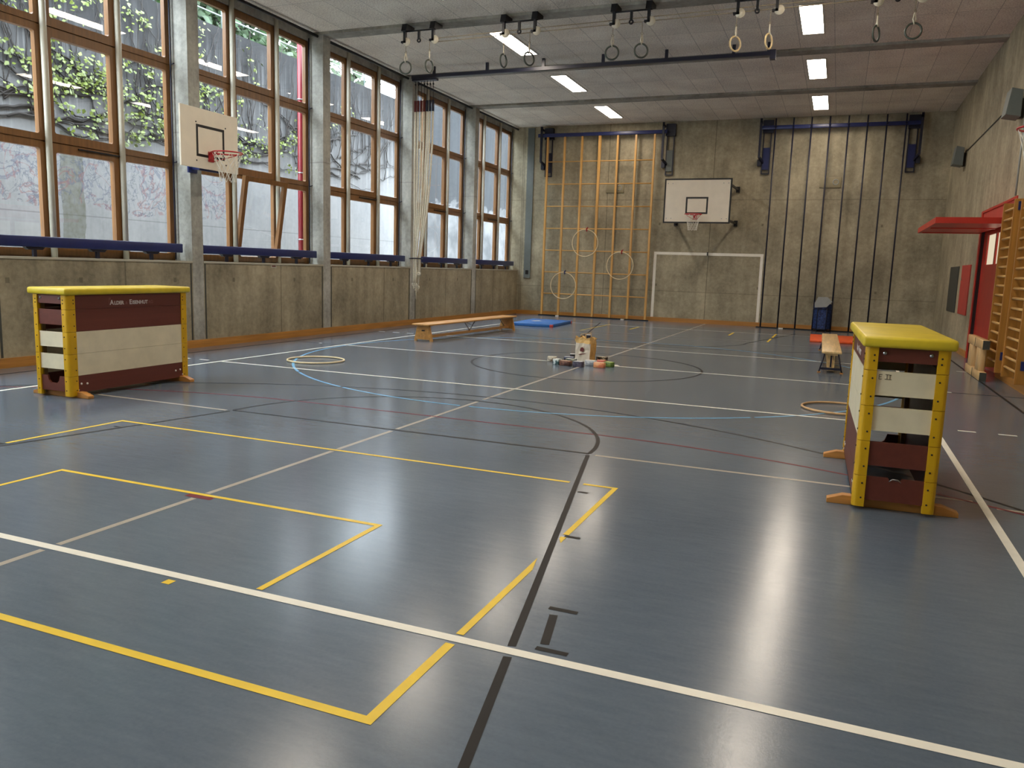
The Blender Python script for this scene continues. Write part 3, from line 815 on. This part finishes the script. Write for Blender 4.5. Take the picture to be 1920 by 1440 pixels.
# ------------------------------------------------------------------ wooden climbing lattice
YL = 11.80
def lift_bracket(t, o, x, side, w_col):
    """twin guide rails with counterweight, wall box and swing arm carrying the cross bar"""
    b = MB(o)
    for dx in (-.10, .10): b.box((x + dx - .014, YF - .06, 4.32), (x + dx + .014, YF - .02, 5.72))
    b.box((x - .114, YF - .06, 4.30), (x + .114, YF - .02, 4.33)); b.box((x - .13, YF - .14, 5.42), (x + .15, YF, 5.76)); b.build('guide_rail', M['navy_dark'], t)
    b = MB(o); b.box((x - .085, YF - .075, 4.42), (x + .085, YF - .03, 5.02)); b.build('counterweight', w_col, t)
    b = MB(o); xs = x + side * .17
    b.box((xs - .03, YF - .33, 4.72), (xs + .03, YF - .27, 5.78)); b.beam((xs, YF - .30, 4.74), (xs - side * .10, YF - .03, 4.60), .05, .06)
    b.box((xs - .03, YF - .33, 5.66), (xs + .03, YF - .1, 5.72)); b.box((xs - .05, YF - .14, 4.52), (xs + .05, YF, 4.70)); b.build('swing_arm', M['navy_dark'], t)
t = thing('climbing_lattice', 'tall wooden climbing lattice of seven uprights against the far wall', 'climbing lattice', (-3.45, YL, 0)); o = t.location
for k in range(7):
    x = -5.108 + .5545 * k; b = MB(o); w = .05 if k == 3 else .034
    b._faces([(x - .03, YL - .035, .03), (x + .03, YL - .035, .03), (x + .03, YL + .035, .03), (x - .03, YL + .035, .03), (x - w * .8, YL - .03, 5.48), (x + w * .8, YL - .03, 5.48), (x + w * .8, YL + .03, 5.48), (x - w * .8, YL + .03, 5.48)],
             [(0,3,2,1),(4,5,6,7),(0,1,5,4),(1,2,6,5),(2,3,7,6),(3,0,4,7)])
    b.build('upright', M['pale_wood'], t)
for k in range(7):
    z = .70 + .672 * k; b = MB(o); b.tube([(-5.10, YL, z), (-1.79, YL, z)], .017, 8); b.build('rung', M['pale_wood_x'], t)
b = MB(o); b.cbox((-5.42, YL - .06, 5.47), (-1.42, YL + .04, 5.57), .006); b.build('cross_bar', M['navy'], t)
b = MB(o); b.box((-5.2, YL - .07, 0.001), (-1.68, YL + .02, .035)); b.build('floor_bar', M['black_metal'], t)
for x in (-4.55, -2.45):
    b = MB(o); b.box((x - .05, YL - .13, .001), (x + .05, YL - .075, .03)); b.build('floor_clip', M['white_bit'], t)
lift_bracket(t, o, -5.13, -1, M['navy_dark']); lift_bracket(t, o, -1.36, -1, M['grey_case'])
# ------------------------------------------------------------------ climbing poles
t = thing('climbing_pole_frame', 'row of eight dark blue climbing poles hung from a blue bar at the far wall', 'climbing poles', (3.2, 11.75, 0)); o = t.location
for k in range(8):
    x = 1.58 + .4643 * k; b = MB(o); b.tube([(x, 11.71, .03), (x, 11.71, 5.76)], .021, 10); p = b.build('pole', M['navy_dark'], t)
    b = MB(o); b.ring((x, 11.71, 5.50), .024, .008, 'Z', 12, 6); b.ring((x, 11.71, 5.56), .024, .008, 'Z', 12, 6); b.build('pole_clamp', M['navy'], p)
b = MB(o); b.cbox((1.18, 11.735, 5.48), (5.2, 11.83, 5.58), .006); b.build('cross_bar', M['navy'], t)
b = MB(o); b.box((1.46, 11.68, .001), (4.95, 11.76, .03)); b.build('floor_bar', M['black_metal'], t)
b = MB(o); b.box((2.08, 11.6, .001), (2.2, 11.66, .03)); b.build('floor_clip', M['white_bit'], t)
lift_bracket(t, o, 1.36, -1, M['navy']); lift_bracket(t, o, 5.03, 1, M['navy'])

# ------------------------------------------------------------------ hoops
def wall_hoop(x, z, tie, label):
    t = thing('hoop', label, 'hoop', (x, YL - .085, z), group='cream hoops tied to the climbing lattice'); o = t.location
    b = MB(); b.ring((0, 0, 0), .41, .012, 'Y', 48, 8); b.build('hoop_ring', M['hoop_cream'], t)
    b = MB(); b.ring((.03, .035, .405), .05, .014, 'X', 12, 6); b.beam((.03, -.02, .38), (.085, -.03, .48), .035, .012); b.build('tie', tie, t)
wall_hoop(-3.75, 2.285, M['red_tie'], 'cream hoop tied high on the lattice with a red ribbon, topmost of the three')
wall_hoop(-4.40, .965, M['navy'], 'cream hoop tied lowest on the lattice with a dark ribbon')
wall_hoop(-2.62, 1.63, M['red_tie'], 'cream hoop tied on the lattice nearest the painted goal')
b = MB((-3.53, -2.2, 0)); b.ring((-3.53, -2.2, .016), .41, .013, 'Z', 56, 8); tag(b.build('hoop', M['hoop_cream']), 'cream hoop lying on the floor over the blue circle line, by the window side', 'hoop', 'hoops lying on the floor')
b = MB((3.68, -2.38, 0)); b.ring((3.68, -2.38, .016), .41, .013, 'Z', 56, 8); tag(b.build('hoop', M['hoop_tan']), 'tan hoop lying on the floor partly behind the right vaulting box', 'hoop', 'hoops lying on the floor')

# ------------------------------------------------------------------ gymnastic rings
YR = 1.4
def ring_bracket(x, label):
    t = thing('ring_bracket', label, 'ring bracket', (x, YR, HC - .05), group='black ring brackets on the ceiling beam')
    for s in (-1, 1):
        b = MB(); xx = s * .29
        b.prism([(-.02, 0), (.26, 0), (.26, -.05), (.02, -.13), (-.06, -.13)], 0, xx - .05, xx + .05)
        b.box((xx - .022, -.03, -.33), (xx + .022, .03, -.10)); b.box((xx - .07, -.03, -.33), (xx + .022, .03, -.295)); b.build('arm', M['black_metal'], t)
        b = MB(); b.tube([(xx + .035, -.018, -.31), (xx + .035, .018, -.31)], .065, 18); b.ring((xx + .035, 0, -.31), .062, .014, 'Y', 18, 6); b.build('pulley', M['pulley_white'], t)
    b = MB(); b.tube([(-.31, 0, -.13), (.34, 0, -.13)], .014, 8); b.build('rod', M['black_metal'], t)
    b = MB(); b.box((-.02, -.02, -.28), (.02, .02, -.13)); b.ring((0, 0, -.30), .03, .014, 'Y', 12, 6); b.build('rope_guide', [M['black_metal']], t)
    return t
RB = ring_bracket(-3.88, 'black twin ring bracket on the ceiling beam nearest the windows')
for x, l in ((-1.92, 'black twin ring bracket on the beam in front of a glowing light'), (.05, 'black twin ring bracket on the beam, middle of the row'), (2.03, 'black twin ring bracket carrying the pale wooden rings'), (3.99, 'black twin ring bracket carrying the rings nearest the right wall')):
    dup(RB, (x, YR, HC - .05), label=l)
def gym_ring(x, a, label, mat):
    t = thing('gymnastic_ring', label, 'gymnastic ring', (x, YR, 5.03), a, 'gymnastic rings hanging from the ceiling beam')
    b = MB(); b.ring((0, 0, 0), .108, .015, 'Y', 28, 8); b.build('ring', mat, t)
    b = MB(); b.tube([(0, .018, .09), (.02, .012, .16), (.002, 0, .25)], .011, 6); b.tube([(0, -.018, .09), (-.02, -.012, .16), (-.002, 0, .25)], .011, 6); b.build('strap', M['rope'], t)
    b = MB(); b.ring((0, 0, .27), .018, .006, 'Y', 10, 5); b.tube([(0, 0, .285), (0, 0, .45)], .006, 6); b.build('rope', M['rope_thin'], t)
for x, a, l, m in ((-4.15, 10, 'dark gymnastic ring facing the viewer, closest to the windows', 'ring_dark'), (-3.66, 80, 'dark gymnastic ring seen edge-on above the rope bundle', 'ring_dark'),
                   (-2.20, 82, 'dark gymnastic ring seen edge-on left of the glowing light', 'ring_dark'), (-1.72, 60, 'dark gymnastic ring half turned at the end of the glowing light', 'ring_dark'),
                   (-.25, 8, 'dark round gymnastic ring, left of the middle pair', 'ring_dark'), (.24, 25, 'dark round gymnastic ring, right of the middle pair', 'ring_dark'),
                   (1.73, 50, 'pale wooden gymnastic ring, lower left of the pale pair', 'ring_wood'), (2.23, 68, 'pale wooden gymnastic ring hanging above the end of the blue rail', 'ring_wood'),
                   (3.74, 65, 'dark gymnastic ring turned edge-on, right of the largest ceiling light', 'ring_dark'), (4.23, 5, 'dark round gymnastic ring nearest the right wall', 'ring_dark')):
    gym_ring(x, R(a), l, M[m])
for k, (z, dy, l) in enumerate(((5.50, .0, 'thin tan pulley rope running across under the ceiling beam, upper one'), (5.45, .04, 'thin tan pulley rope running across under the ceiling beam, lower one'))):
    b = MB((0, YR, z)); b.tube([(-3.55, YR + dy, z + .0), (-1.9, YR + dy, z + .02), (.05, YR + dy, z + .04), (2.0, YR + dy, z + .06), (XR - .05, YR + dy, z + .1)], .008, 6)
    tag(b.build('pulley_rope', M['rope_thin']), l, 'rope')

# ------------------------------------------------------------------ climbing ropes
t = thing('climbing_rope_rail', 'dark blue ceiling rail for climbing ropes along the beam', 'rail', (-1.7, 4.47, HC - .05)); o = t.location
b = MB(o); b.box((-5.75, 4.43, 5.60), (2.05, 4.51, 5.67)); b.build('track', M['navy_dark'], t)
for x in (-5.2, -3.9, -2.6, -1.3, 0., 1.3, 1.95):
    b = MB(o); b.box((x - .03, 4.45, 5.66), (x + .03, 4.50, HC - .001)); b.build('hanger', M['navy_dark'], t)
b = MB(o); b.box((1.98, 4.40, 5.52), (2.08, 4.53, 5.69)); b.build('end_stop', M['navy_dark'], t)
b = MB(o); b.box((-5.72, 4.40, 5.54), (-5.12, 4.54, 5.59)); b.build('trolley_rail', M['navy_dark'], t)
rp = random.Random(5)
for k in range(7):
    x = -5.66 + .075 * k; col = 'dark_red' if k < 4 else 'navy_dark'
    r_ = thing('climbing_rope', 'thick cream climbing rope in the bundle gathered at the window pillar', 'rope', (x, 4.47, 5.5), group='climbing ropes gathered at the window pillar'); o = r_.location
    tx = -5.645 + .028 * k; ty = 4.46 + .03 * rp.uniform(-1, 1); zb = (1.0, .96, .98, 1.0, .94, 1.3, 1.25)[k]
    b = MB(o); b.tube([(x, 4.47, 5.54), (x, 4.47, 5.1)], .006, 5); b.ring((x, 4.47, 5.47), .022, .008, 'X', 10, 5); b.build('hanger_cable', M['black_metal'], r_)
    b = MB(o); b.tube([(x, 4.47, 5.12), (x, 4.47, 4.88)], .031, 8); b.build('sleeve', M[col], r_)
    mx = (x + tx) / 2 + .02
    pts = [(x, 4.47, 4.92), (x * .97 + mx * .03, 4.47, 4.2), (mx + (x - mx) * .6, 4.46, 3.3), (mx, 4.46, 2.6), (tx + (mx - tx) * .4, ty, 2.0), (tx, ty, 1.62), (tx + .01, ty, 1.2), (tx + rp.uniform(-.02, .03), ty - .02, zb)]
    b = MB(o); b.tube(pts, .0225, 8); b.build('strand', M['rope'], r_)
    q = pts[-1]
    b = MB(o); b.ring((q[0], q[1], q[2]), .026, .02, 'Y', 10, 6); b.tube([(q[0], q[1], q[2] - .02), (q[0] - .005, q[1], q[2] - (.32 if k == 2 else .10))], [.016, .010], 6); b.build('knot', M['rope'], r_)
b = MB((-5.56, 4.46, 1.6)); b.tube([(-5.70, 4.40, 1.60), (-5.56, 4.36, 1.605), (-5.44, 4.40, 1.60), (-5.44, 4.52, 1.60), (-5.58, 4.56, 1.60), (-5.70, 4.52, 1.60)], .016, 6, True)
b.tube([(-5.70, 4.50, 1.60), (XL - .02, 5.09, 1.60)], .012, 6); b.tube([(-5.44, 4.47, 1.60), (XL, 5.38, 1.62)], .008, 6)
tag(b.build('rope_tie', M['navy_dark']), 'dark strap holding the climbing rope bundle at the window ledge', 'strap')

# ------------------------------------------------------------------ benches
t = thing('gym_bench', 'long honey-coloured wooden gym bench with solid trestle legs near the blue mat', 'bench', (-3.72, 3.52, 0), R(-2.6))
L = 2.03
b = MB(); b.cbox((-.19, -L, .305), (.19, L, .337), .008); b.build('seat', M['bench_wood'], t)
for s in (-1, 1):
    b = MB(); y = s * (L - .13)
    b.prism([(-.205, 0), (-.15, 0), (-.14, .03), (.14, .03), (.15, 0), (.205, 0), (.135, .305), (-.135, .305)], 1, y - .02, y + .02); g = b.build('leg', M['bench_wood'], t)
    if s < 0:
        b = MB(); b.box((-.035, y - .022, .19), (.035, y - .0195, .215)); b.build('grip_hole', M['black'], g)
b = MB(); b.box((-.055, -L + .1, .055), (.055, L - .1, .10)); b.build('stretcher', M['bench_wood'], t)
for y in (0.0, 1.72):
    b = MB()
    b.tube([(.0, y - .26, .30), (0, y, .10)], .011, 6)
    if y < 1: b.tube([(0, y + .26, .30), (0, y, .10)], .011, 6)
    b.build('brace', M['steel'], t)
t = thing('gym_bench', 'pale wooden gym bench on dark blue metal legs, seen end-on by the orange mat', 'bench', (3.50, 3.33, 0), R(1.0))
L = 2.12
b = MB(); b.cbox((-.145, -L, .305), (.145, L, .34), .008); b.build('seat', M['bench_pale'], t)
b = MB(); b.box((-.09, -L + .05, .275), (.09, L - .05, .304)); b.build('seat_batten', M['bench_pale'], t)
for s in (-1, 1):
    b = MB(); y = s * (L - .07)
    for k in (-1, 1): b.tube([(k * .10, y, .29), (k * .165, y, .012)], .011, 6)
    b.beam((-.155, y, .065), (.155, y, .065), .012, .035); b.build('leg_frame', M['navy_dark'], t)
    for k in (-1, 1):
        b = MB(); b.box((k * .165 - .025, y - .03, 0), (k * .165 + .025, y + .03, .014)); b.build('foot', M['bar_wood'], t)
b = MB(); b.box((-.05, -L + .1, .03), (.05, L - .1, .085)); b.build('balance_beam', M['bench_pale'], t)
for y in (-L + .16, L - .16):
    b = MB(); b.box((-.055, y - .02, .08), (-.015, y + .02, .28)); b.box((.03, y - .02, .08), (.055, y + .02, .28)); b.build('post', M['bench_pale'], t)
b = MB(); b.box((-.012, -L + .12, .085), (.012, -L + .14, .28)); b.build('hook', M['navy_dark'], t)

# ------------------------------------------------------------------ mats
def mat(loc, rz, sx, sy, h, m, label):
    t = thing('gym_mat', label, 'mat', loc, rz)
    b = MB(); b.cbox((-sx / 2, -sy / 2, .001), (sx / 2, sy / 2, h), .01); b.build('mat_body', m, t); return t
t = mat((-3.67, 7.92, 0), R(3.5), 1.12, 1.95, .075, M['mat_blue'], 'flat blue gym mat with red corners on the floor near the lattice')
for i in (-1, 1):
    for j in (-1, 1):
        b = MB(); b.cbox((i * .57, j * .985, -.0005), (i * .49, j * .90, .068), .006); b.build('corner', M['panel_red'], t)
b = MB(); b.quad((-.35, .1, .0765), (-.2, .0, .0765), (-.05, .16, .0765), (-.2, .34, .0765)); b.build('printed_badge', M['white_bit'], t)
mat((3.66, 8.42, 0), R(1.5), 1.28, 2.0, .055, M['mat_orange'], 'flat orange gym mat lying behind the pale bench')

# ------------------------------------------------------------------ blue ball cart
t = thing('ball_cart', 'tall blue hexagonal cart with a pale tilted lid at the climbing poles', 'cart', (3.2, 11.42, 0)); o = (0, 0, 0)
hexa = [(.235 * math.cos(R(60 * k)), .2 * math.sin(R(60 * k))) for k in range(6)]
b = MB(); b.prism([(x * .93, y * .93) for x, y in hexa], 2, .06, .76)
m_ = bpy.data.materials.new('blue_mesh_cloth'); q = NT(m_); vv = q.noise(q.obj(), 22., 5, .8)
q.bsdf(q.ramp(vv, [(.35, lin((12, 20, 44))), (.5, lin((28, 50, 104))), (.68, lin((66, 96, 160)))]), .6)
b.build('cart_body', m_, t)
b = MB()
for x, y in hexa: b.tube([(x, y, .04), (x, y, .84)], .012, 6)
for z in (.08, .62, .8): b.tube([(x, y, z) for x, y in hexa], .011, 6, True)
b.build('cart_frame', M['navy_dark'], t)
for k in range(0, 6, 1):
    if k in (1, 2, 4, 5):
        b = MB(); x, y = hexa[k]; b.tube([(x - .012, y * .95, .025), (x + .012, y * .95, .025)], .025, 10); b.build('caster', M['black'], t)
b = MB(); b.prism([(-.20, .66), (-.21, .78), (-.13, .95), (.11, .95), (.23, .83), (.10, .68)], 1, -.215, -.205); b.build('lid', M['grey_light'], t)

# ------------------------------------------------------------------ paper bag and cartons
t = thing('paper_bag', 'brown paper carrier bag with a white printed front standing at midcourt', 'bag', (-.13, .27, 0), R(-15))
b = MB(); w, d, h = .135, .10, .40
segs = [(0, 1.), (.1, 1.), (.2, .99), (.3, .97), (.36, .98), (.40, 1.02)]
def bagring(z, k, j):
    n = 6; P = []
    for (ax, ay, bx, by) in ((-w, -d, w, -d), (w, -d, w, d), (w, d, -w, d), (-w, d, -w, -d)):
        for i in range(n):
            f = i / n; x, y = ax + (bx - ax) * f, ay + (by - ay) * f
            P.append((x * k + rp.uniform(-1, 1) * j, y * k + rp.uniform(-1, 1) * j, z + (rp.uniform(-.03, .02) if z > .39 else rp.uniform(-1, 1) * j * .6)))
    return P
rings = [bagring(z, k, .0 if z == 0 else .013) for z, k in segs]; N = len(rings[0])
vs = [v for g in rings for v in g]; 
b._faces(vs, [(i * N + k, i * N + (k + 1) % N, (i + 1) * N + (k + 1) % N, (i + 1) * N + k) for i in range(len(rings) - 1) for k in range(N)] + [tuple(range(N))])
for f in b.bm.faces:
    c = f.calc_center_median(); f.material_index = 1 if (c.y < -d * .8 and c.z < .30 and len(f.verts) == 4) else (2 if c.z > .3 else 0)
b.build('bag_body', [M['paper_brown'], M['paper_white'], M['paper_tan']], t)
b = MB(); y = -d - .011
b.prism([(-.035, .19), (-.02, .17), (.005, .175), (.025, .165), (.045, .195), (.04, .225), (.015, .245), (-.02, .235)], 1, y, y - .001); b.prism([(-.07, .125), (-.02, .118), (.06, .14), (.10, .148), (.05, .15), (-.03, .132)], 1, y, y - .001)
tag(b.build('printed_emblem', M['dark_red'], t), 'dark red printed emblem on the bag front')
for s in (-1, 1):
    b = MB(); b.tube([(-.05, s * d * .9, .38), (-.04, s * d * .8, .45), (.04, s * d * .8, .46), (.05, s * d * .9, .38)], .005, 5); b.build('handle', M['paper_tan'], t)
t = thing('packed_carton', 'small dark carton sticking out of the top of the paper bag', 'carton', (-.085, .26, .27), R(10))
b = MB(); b.cbox((-.03, -.03, 0), (.03, .03, .165), .004); b.build('carton_body', M['navy_dark'], t)
b = MB(); b.box((-.03, -.03, .166), (.03, .03, .172)); b.build('carton_top', M['white_bit'], t)
def cart_m(nm, c, c2):
    m = bpy.data.materials.new(nm); q = NT(m)
    f = q.noise(q.obj(), 14., 2); q.bsdf(q.ramp(f, [(.46, lin(c)), (.54, lin(c2))]), .45); return m
def carton(x, y, rz, sx, sy, sz, c, c2, ctop, label):
    t = thing('carton', label, 'carton', (x, y, 0), R(rz), 'small printed cartons around the paper bag')
    b = MB(); b.cbox((-sx / 2, -sy / 2, .001), (sx / 2, sy / 2, sz), .003, 1); b.build('carton_body', cart_m('carton_print', c, c2), t)
    b = MB(); b.box((-sx / 2 + .004, -sy / 2 + .004, sz), (sx / 2 - .004, sy / 2 - .004, sz + .001)); b.build('carton_top', plain('carton_top', ctop, .45, var=.06), t)
carton(-.60, 0.02, 12, .145, .09, .075, (206, 198, 178), (120, 96, 74), (238, 232, 214), 'cream and brown carton on the floor, furthest toward the windows')
carton(-.395, -.33, -8, .10, .12, .085, (216, 224, 222), (70, 104, 108), (236, 238, 232), 'white and teal carton upright beside the brown one')
carton(-.235, -.39, -10, .175, .10, .075, (126, 84, 66), (84, 52, 44), (186, 146, 118), 'flat brown carton at the front of the group')
carton(-.40, .28, 6, .16, .10, .06, (28, 34, 60), (40, 48, 84), (206, 210, 222), 'dark navy carton with pale top behind the brown one')
carton(-.45, .62, 15, .09, .09, .075, (34, 34, 40), (60, 60, 66), (240, 238, 230), 'black carton with white top at the back, by the bag')
carton(-.245, -.10, -14, .165, .09, .075, (38, 48, 42), (150, 150, 120), (222, 224, 212), 'dark green carton touching the paper bag front')
carton(-.02, -.43, -6, .15, .10, .085, (52, 46, 62), (92, 86, 104), (214, 214, 216), 'dark purple carton in front of the bag')
carton(.09, -.14, -8, .165, .10, .08, (196, 198, 200), (150, 156, 164), (236, 234, 228), 'light grey and white carton right of the purple one')
carton(.195, .06, -4, .13, .10, .07, (196, 84, 66), (206, 110, 90), (236, 150, 130), 'coral red carton partly behind the orange one')
carton(.285, -.33, -5, .165, .09, .08, (236, 170, 116), (224, 130, 92), (240, 190, 160), 'peach orange carton at the front right of the group')
carton(.38, -.13, -25, .14, .10, .075, (84, 112, 50), (120, 150, 70), (190, 206, 120), 'green carton at the right end of the group')
carton(.10, .46, -20, .17, .09, .08, (40, 30, 28), (196, 176, 144), (206, 190, 160), 'black and tan carton behind, right of the bag')
b = MB((.42, .06, 0)); b.prism([(.36, .0), (.50, .04), (.44, .15), (.35, .12)], 2, .002, .006); tag(b.build('paper_slip', M['white_bit']), 'white paper slip flat on the floor beside the green carton', 'paper')

# ------------------------------------------------------------------ right wall: gate, wall bars, speakers
D = thing('door_1', None, None, (0, 0, 0), kind='structure')
b = MB(); x0, x1 = XR - .015, XR + .18
b.box((x0, G1 - .07, 0), (x1, G1 + .07, GZ + .02)); b.box((x0, G0 - .07, 0), (x1, G0 + .07, GZ + .02)); b.box((x0, G0 + .07, GZ - .02), (x1, G1 - .07, GZ + .02)); b.build('door_frame', M['gate_red'], D)
b = MB(); b.box((XR + .005, G0 + .07, 2.44), (XR + .05, G1 - .07, GZ - .02)); b.build('fascia_panel', M['panel_red'], D)
b = MB(); b.box((XR + .004, G1 - .085, 0), (XR + .06, G1 - .0705, 2.44)); b.build('reveal', M['gate_dark'], D)
x0, x1, wa, wb = XR + .06, XR + .10, 1.80, 2.34
b = MB(); b.box((x0, G0 + .07, .0), (x1, G1 - .09, wa)); b.box((x0, G0 + .07, wb), (x1, G1 - .09, 2.8))
for p, q in ((G0 + .07, 2.75), (3.45, 3.55), (4.33, 4.45), (5.27, G1 - .09)): b.box((x0, p, wa), (x1, q, wb))
lf = b.build('door_leaf', M['gate_red'], D)
for p, q in ((2.75, 3.45), (3.55, 4.33), (4.45, 5.27)):
    b = MB(); x = x0 + .025; b.quad((x, p, wa), (x, q, wa), (x, q, wb), (x, p, wb)); b.build('leaf_pane', M['glow_pane'], lf)
b = MB(); b.box((4.89, 2.57, 2.40), (5.96, 5.66, 2.48)); p = b.build('overhead_panel', M['gate_red'], D)
b = MB()
for q in ((4.89, 2.57, 4.95, 5.66), (4.95, 2.57, 5.96, 2.65), (4.95, 5.58, 5.96, 5.66), (4.95, 4.05, 5.96, 4.12)): b.box((q[0], q[1], 2.385), (q[2], q[3], 2.401))
b.build('panel_rib', M['gate_red'], p)
# wall bars
def wall_bars(y0, y1, ztop, label):
    t = thing('wall_bars', label, 'wall bars', (5.8, (y0 + y1) / 2, 0), group='wooden wall bars on the right wall'); o = t.location
    for y in (y0, y1):
        b = MB(o); b.box((5.79, y - .02, .15), (5.955, y + .02, ztop)); b.build('stile', M['bar_wood'], t, .004)
    n = 17; z = .36
    for k in range(n):
        zz = .30 + (ztop - .42) * k / (n - 1); b = MB(o)
        b.tube([(5.825, y0 + .02, zz), (5.825, y1 - .02, zz)], .019, 8); b.build('rung', M['rung_wood'], t)
    for zz in (.5, ztop - .2):
        b = MB(o); b.box((5.94, y0 + .02, zz - .05), (XR, y1 - .02, zz + .05)); b.build('back_rail', M['bar_wood'], t)
    for zz in (.4, ztop - .1):
        b = MB(o); b.box((5.84, y0 - .05, zz - .06), (5.9, y0 - .021, zz + .06)); b.build('clamp', M['navy'], t)
wall_bars(1.64, 2.46, 2.68, 'wooden wall bars beside the red gate opening')
wall_bars(.20, 1.12, 2.62, 'wooden wall bars cut by the right edge, nearer the viewer')
b = MB((5.965, 1.38, .95)); b.ring((5.966, 1.38, .95), .40, .011, 'X', 40, 6)
tag(b.build('hoop', M['white_bit']), 'white hoop hanging in the gap between the two wall bars', 'hoop')
# folded plywood stands
def stand(y, label):
    t = thing('plywood_stand', label, 'stand', (5.66, y, 0), group='plywood stands by the right wall')
    for nm, (a, c, z0, z1) in (('base_block', (-.36, .36, .001, .135)), ('upright', (-.16, .16, .135, .475)), ('top_block', (-.36, .36, .475, .615))):
        b = MB(); b.cbox((-.045, a, z0), (.045, c, z1), .006, 1); b.build(nm, M['ply'], t)
    for z0, z1 in ((.48, .61), (.004, .13)):
        b = MB(); b.box((-.046, -.362, z0), (.046, -.352, z1)); b.build('edge_strip', M['slate'], t)
stand(2.78, 'pale plywood stand by the red gate, further of the two'); stand(2.03, 'pale plywood stand by the wall bars, nearer of the two with dark end strips')
# black sack
b = MB((5.72, 3.35, 0)); rs = random.Random(9); rings = []
for z, k in ((.001, .8), (.06, 1.), (.15, 1.02), (.24, .85), (.32, .55), (.36, .25)):
    rings.append([(5.82 + .10 * k * math.cos(R(a)) * rs.uniform(.9, 1.1), 3.35 + .30 * k * math.sin(R(a)) * rs.uniform(.9, 1.1), z) for a in range(0, 360, 24)])
N = 15; b._faces([v for g in rings for v in g], [(i * N + k, i * N + (k + 1) % N, (i + 1) * N + (k + 1) % N, (i + 1) * N + k) for i in range(5) for k in range(N)] + [tuple(range(N)), tuple(5 * N + k for k in range(N))], True)
tag(b.build('sack', M['black']), 'slumped black sack on the floor below the wall bars', 'sack')
# speakers
def speaker(y, z, label):
    t = thing('wall_speaker', label, 'speaker', (XR, y, z), group='grey wall speakers')
    b = MB(); b.prism([(-.27, -.16), (-.06, -.2), (-.06, .2), (-.22, .24)], 1, -.2, .2); b.build('cabinet', M['grey_case'], t, .006)
    b = MB(); b.box((-.07, -.05, -.2), (-.0, .05, .1)); b.build('wall_bracket', M['slate'], t)
speaker(9.2, 4.28, 'small grey speaker on the right wall nearest the far corner'); speaker(2.95, 4.22, 'large grey speaker on the right wall above the red gate')
b = MB((XR, 6, 4.4)); b.tube([(XR - .012, 9.0, 4.40), (XR - .012, 3.3, 4.42)], .012, 6); tag(b.build('speaker_cable', M['slate']), 'thin cable along the right wall joining the two speakers', 'cable')
b = MB((XR, 2.72, 3.4)); b.tube([(XR - .012, 2.70, 2.82), (XR - .012, 2.70, 4.05)], .014, 6); tag(b.build('cable_pipe', M['grey_light']), 'thin vertical pale pipe from the speaker down to the red gate', 'pipe')
# flush panels
b = MB((XR, 8.8, 1.3)); b.box((XR - .022, 8.1, .79), (XR - .0005, 9.46, 1.81)); tag(b.build('notice_board', M['slate'], bevel=.004), 'dark slate board on the right wall next to the red hatch', 'board')
b = MB((XR, 7.0, 1.3)); b.box((XR - .022, 6.40, .80), (XR, 7.56, 1.82)); o = b.build('wall_hatch', M['panel_red'], bevel=.003); tag(o, 'flat red hatch in the right wall beside the gate', 'hatch')
b = MB((XR, 7.0, 1.3)); b.box((XR - .03, 7.42, 1.5), (XR - .0225, 7.46, 1.56)); b.build('hatch_lock', M['steel'], o)

# ------------------------------------------------------------------ light, world, camera
w = bpy.data.worlds.new('overcast'); scene.world = w; w.use_nodes = True
nt = w.node_tree; bg = nt.nodes['Background']
tc = nt.nodes.new('ShaderNodeTexCoord'); nz = nt.nodes.new('ShaderNodeTexNoise'); nz.inputs['Scale'].default_value = 2
rp_ = nt.nodes.new('ShaderNodeValToRGB'); nt.links.new(tc.outputs['Generated'], nz.inputs[0]); nt.links.new(nz.outputs[0], rp_.inputs[0])
rp_.color_ramp.elements[0].color = (.76, .88, 1., 1); rp_.color_ramp.elements[1].color = (.88, .94, 1., 1)
nt.links.new(rp_.outputs[0], bg.inputs[0]); bg.inputs[1].default_value = 17

cam = bpy.data.cameras.new('camera'); co = bpy.data.objects.new('camera', cam); COL.objects.link(co)
F = 1482.918; cam.sensor_fit = 'HORIZONTAL'; cam.sensor_width = 36; cam.lens = F / 1920 * 36; cam.clip_start = .05; cam.clip_end = 200
yaw, pitch, roll = -.384022, -.145703, .032761
fw = Vector((math.sin(yaw) * math.cos(pitch), math.cos(yaw) * math.cos(pitch), math.sin(pitch)))
rt = Vector((math.cos(yaw), -math.sin(yaw), 0)); up = rt.cross(fw)
r2 = rt * math.cos(roll) + up * math.sin(roll); u2 = up * math.cos(roll) - rt * math.sin(roll)
m4 = Matrix((r2, u2, -fw)).transposed().to_4x4(); m4.translation = (3.5364, -11.90, 1.45776)
co.matrix_world = m4
scene.camera = co
scene.view_settings.view_transform = 'Standard'; scene.view_settings.look = 'None'; scene.view_settings.exposure = 0
scene.cycles.max_bounces = 10; scene.cycles.diffuse_bounces = 5; scene.cycles.glossy_bounces = 4; scene.cycles.transparent_max_bounces = 12
scene.cycles.sample_clamp_indirect = 6; scene.cycles.use_denoising = True; scene.cycles.caustics_reflective = False; scene.cycles.caustics_refractive = False
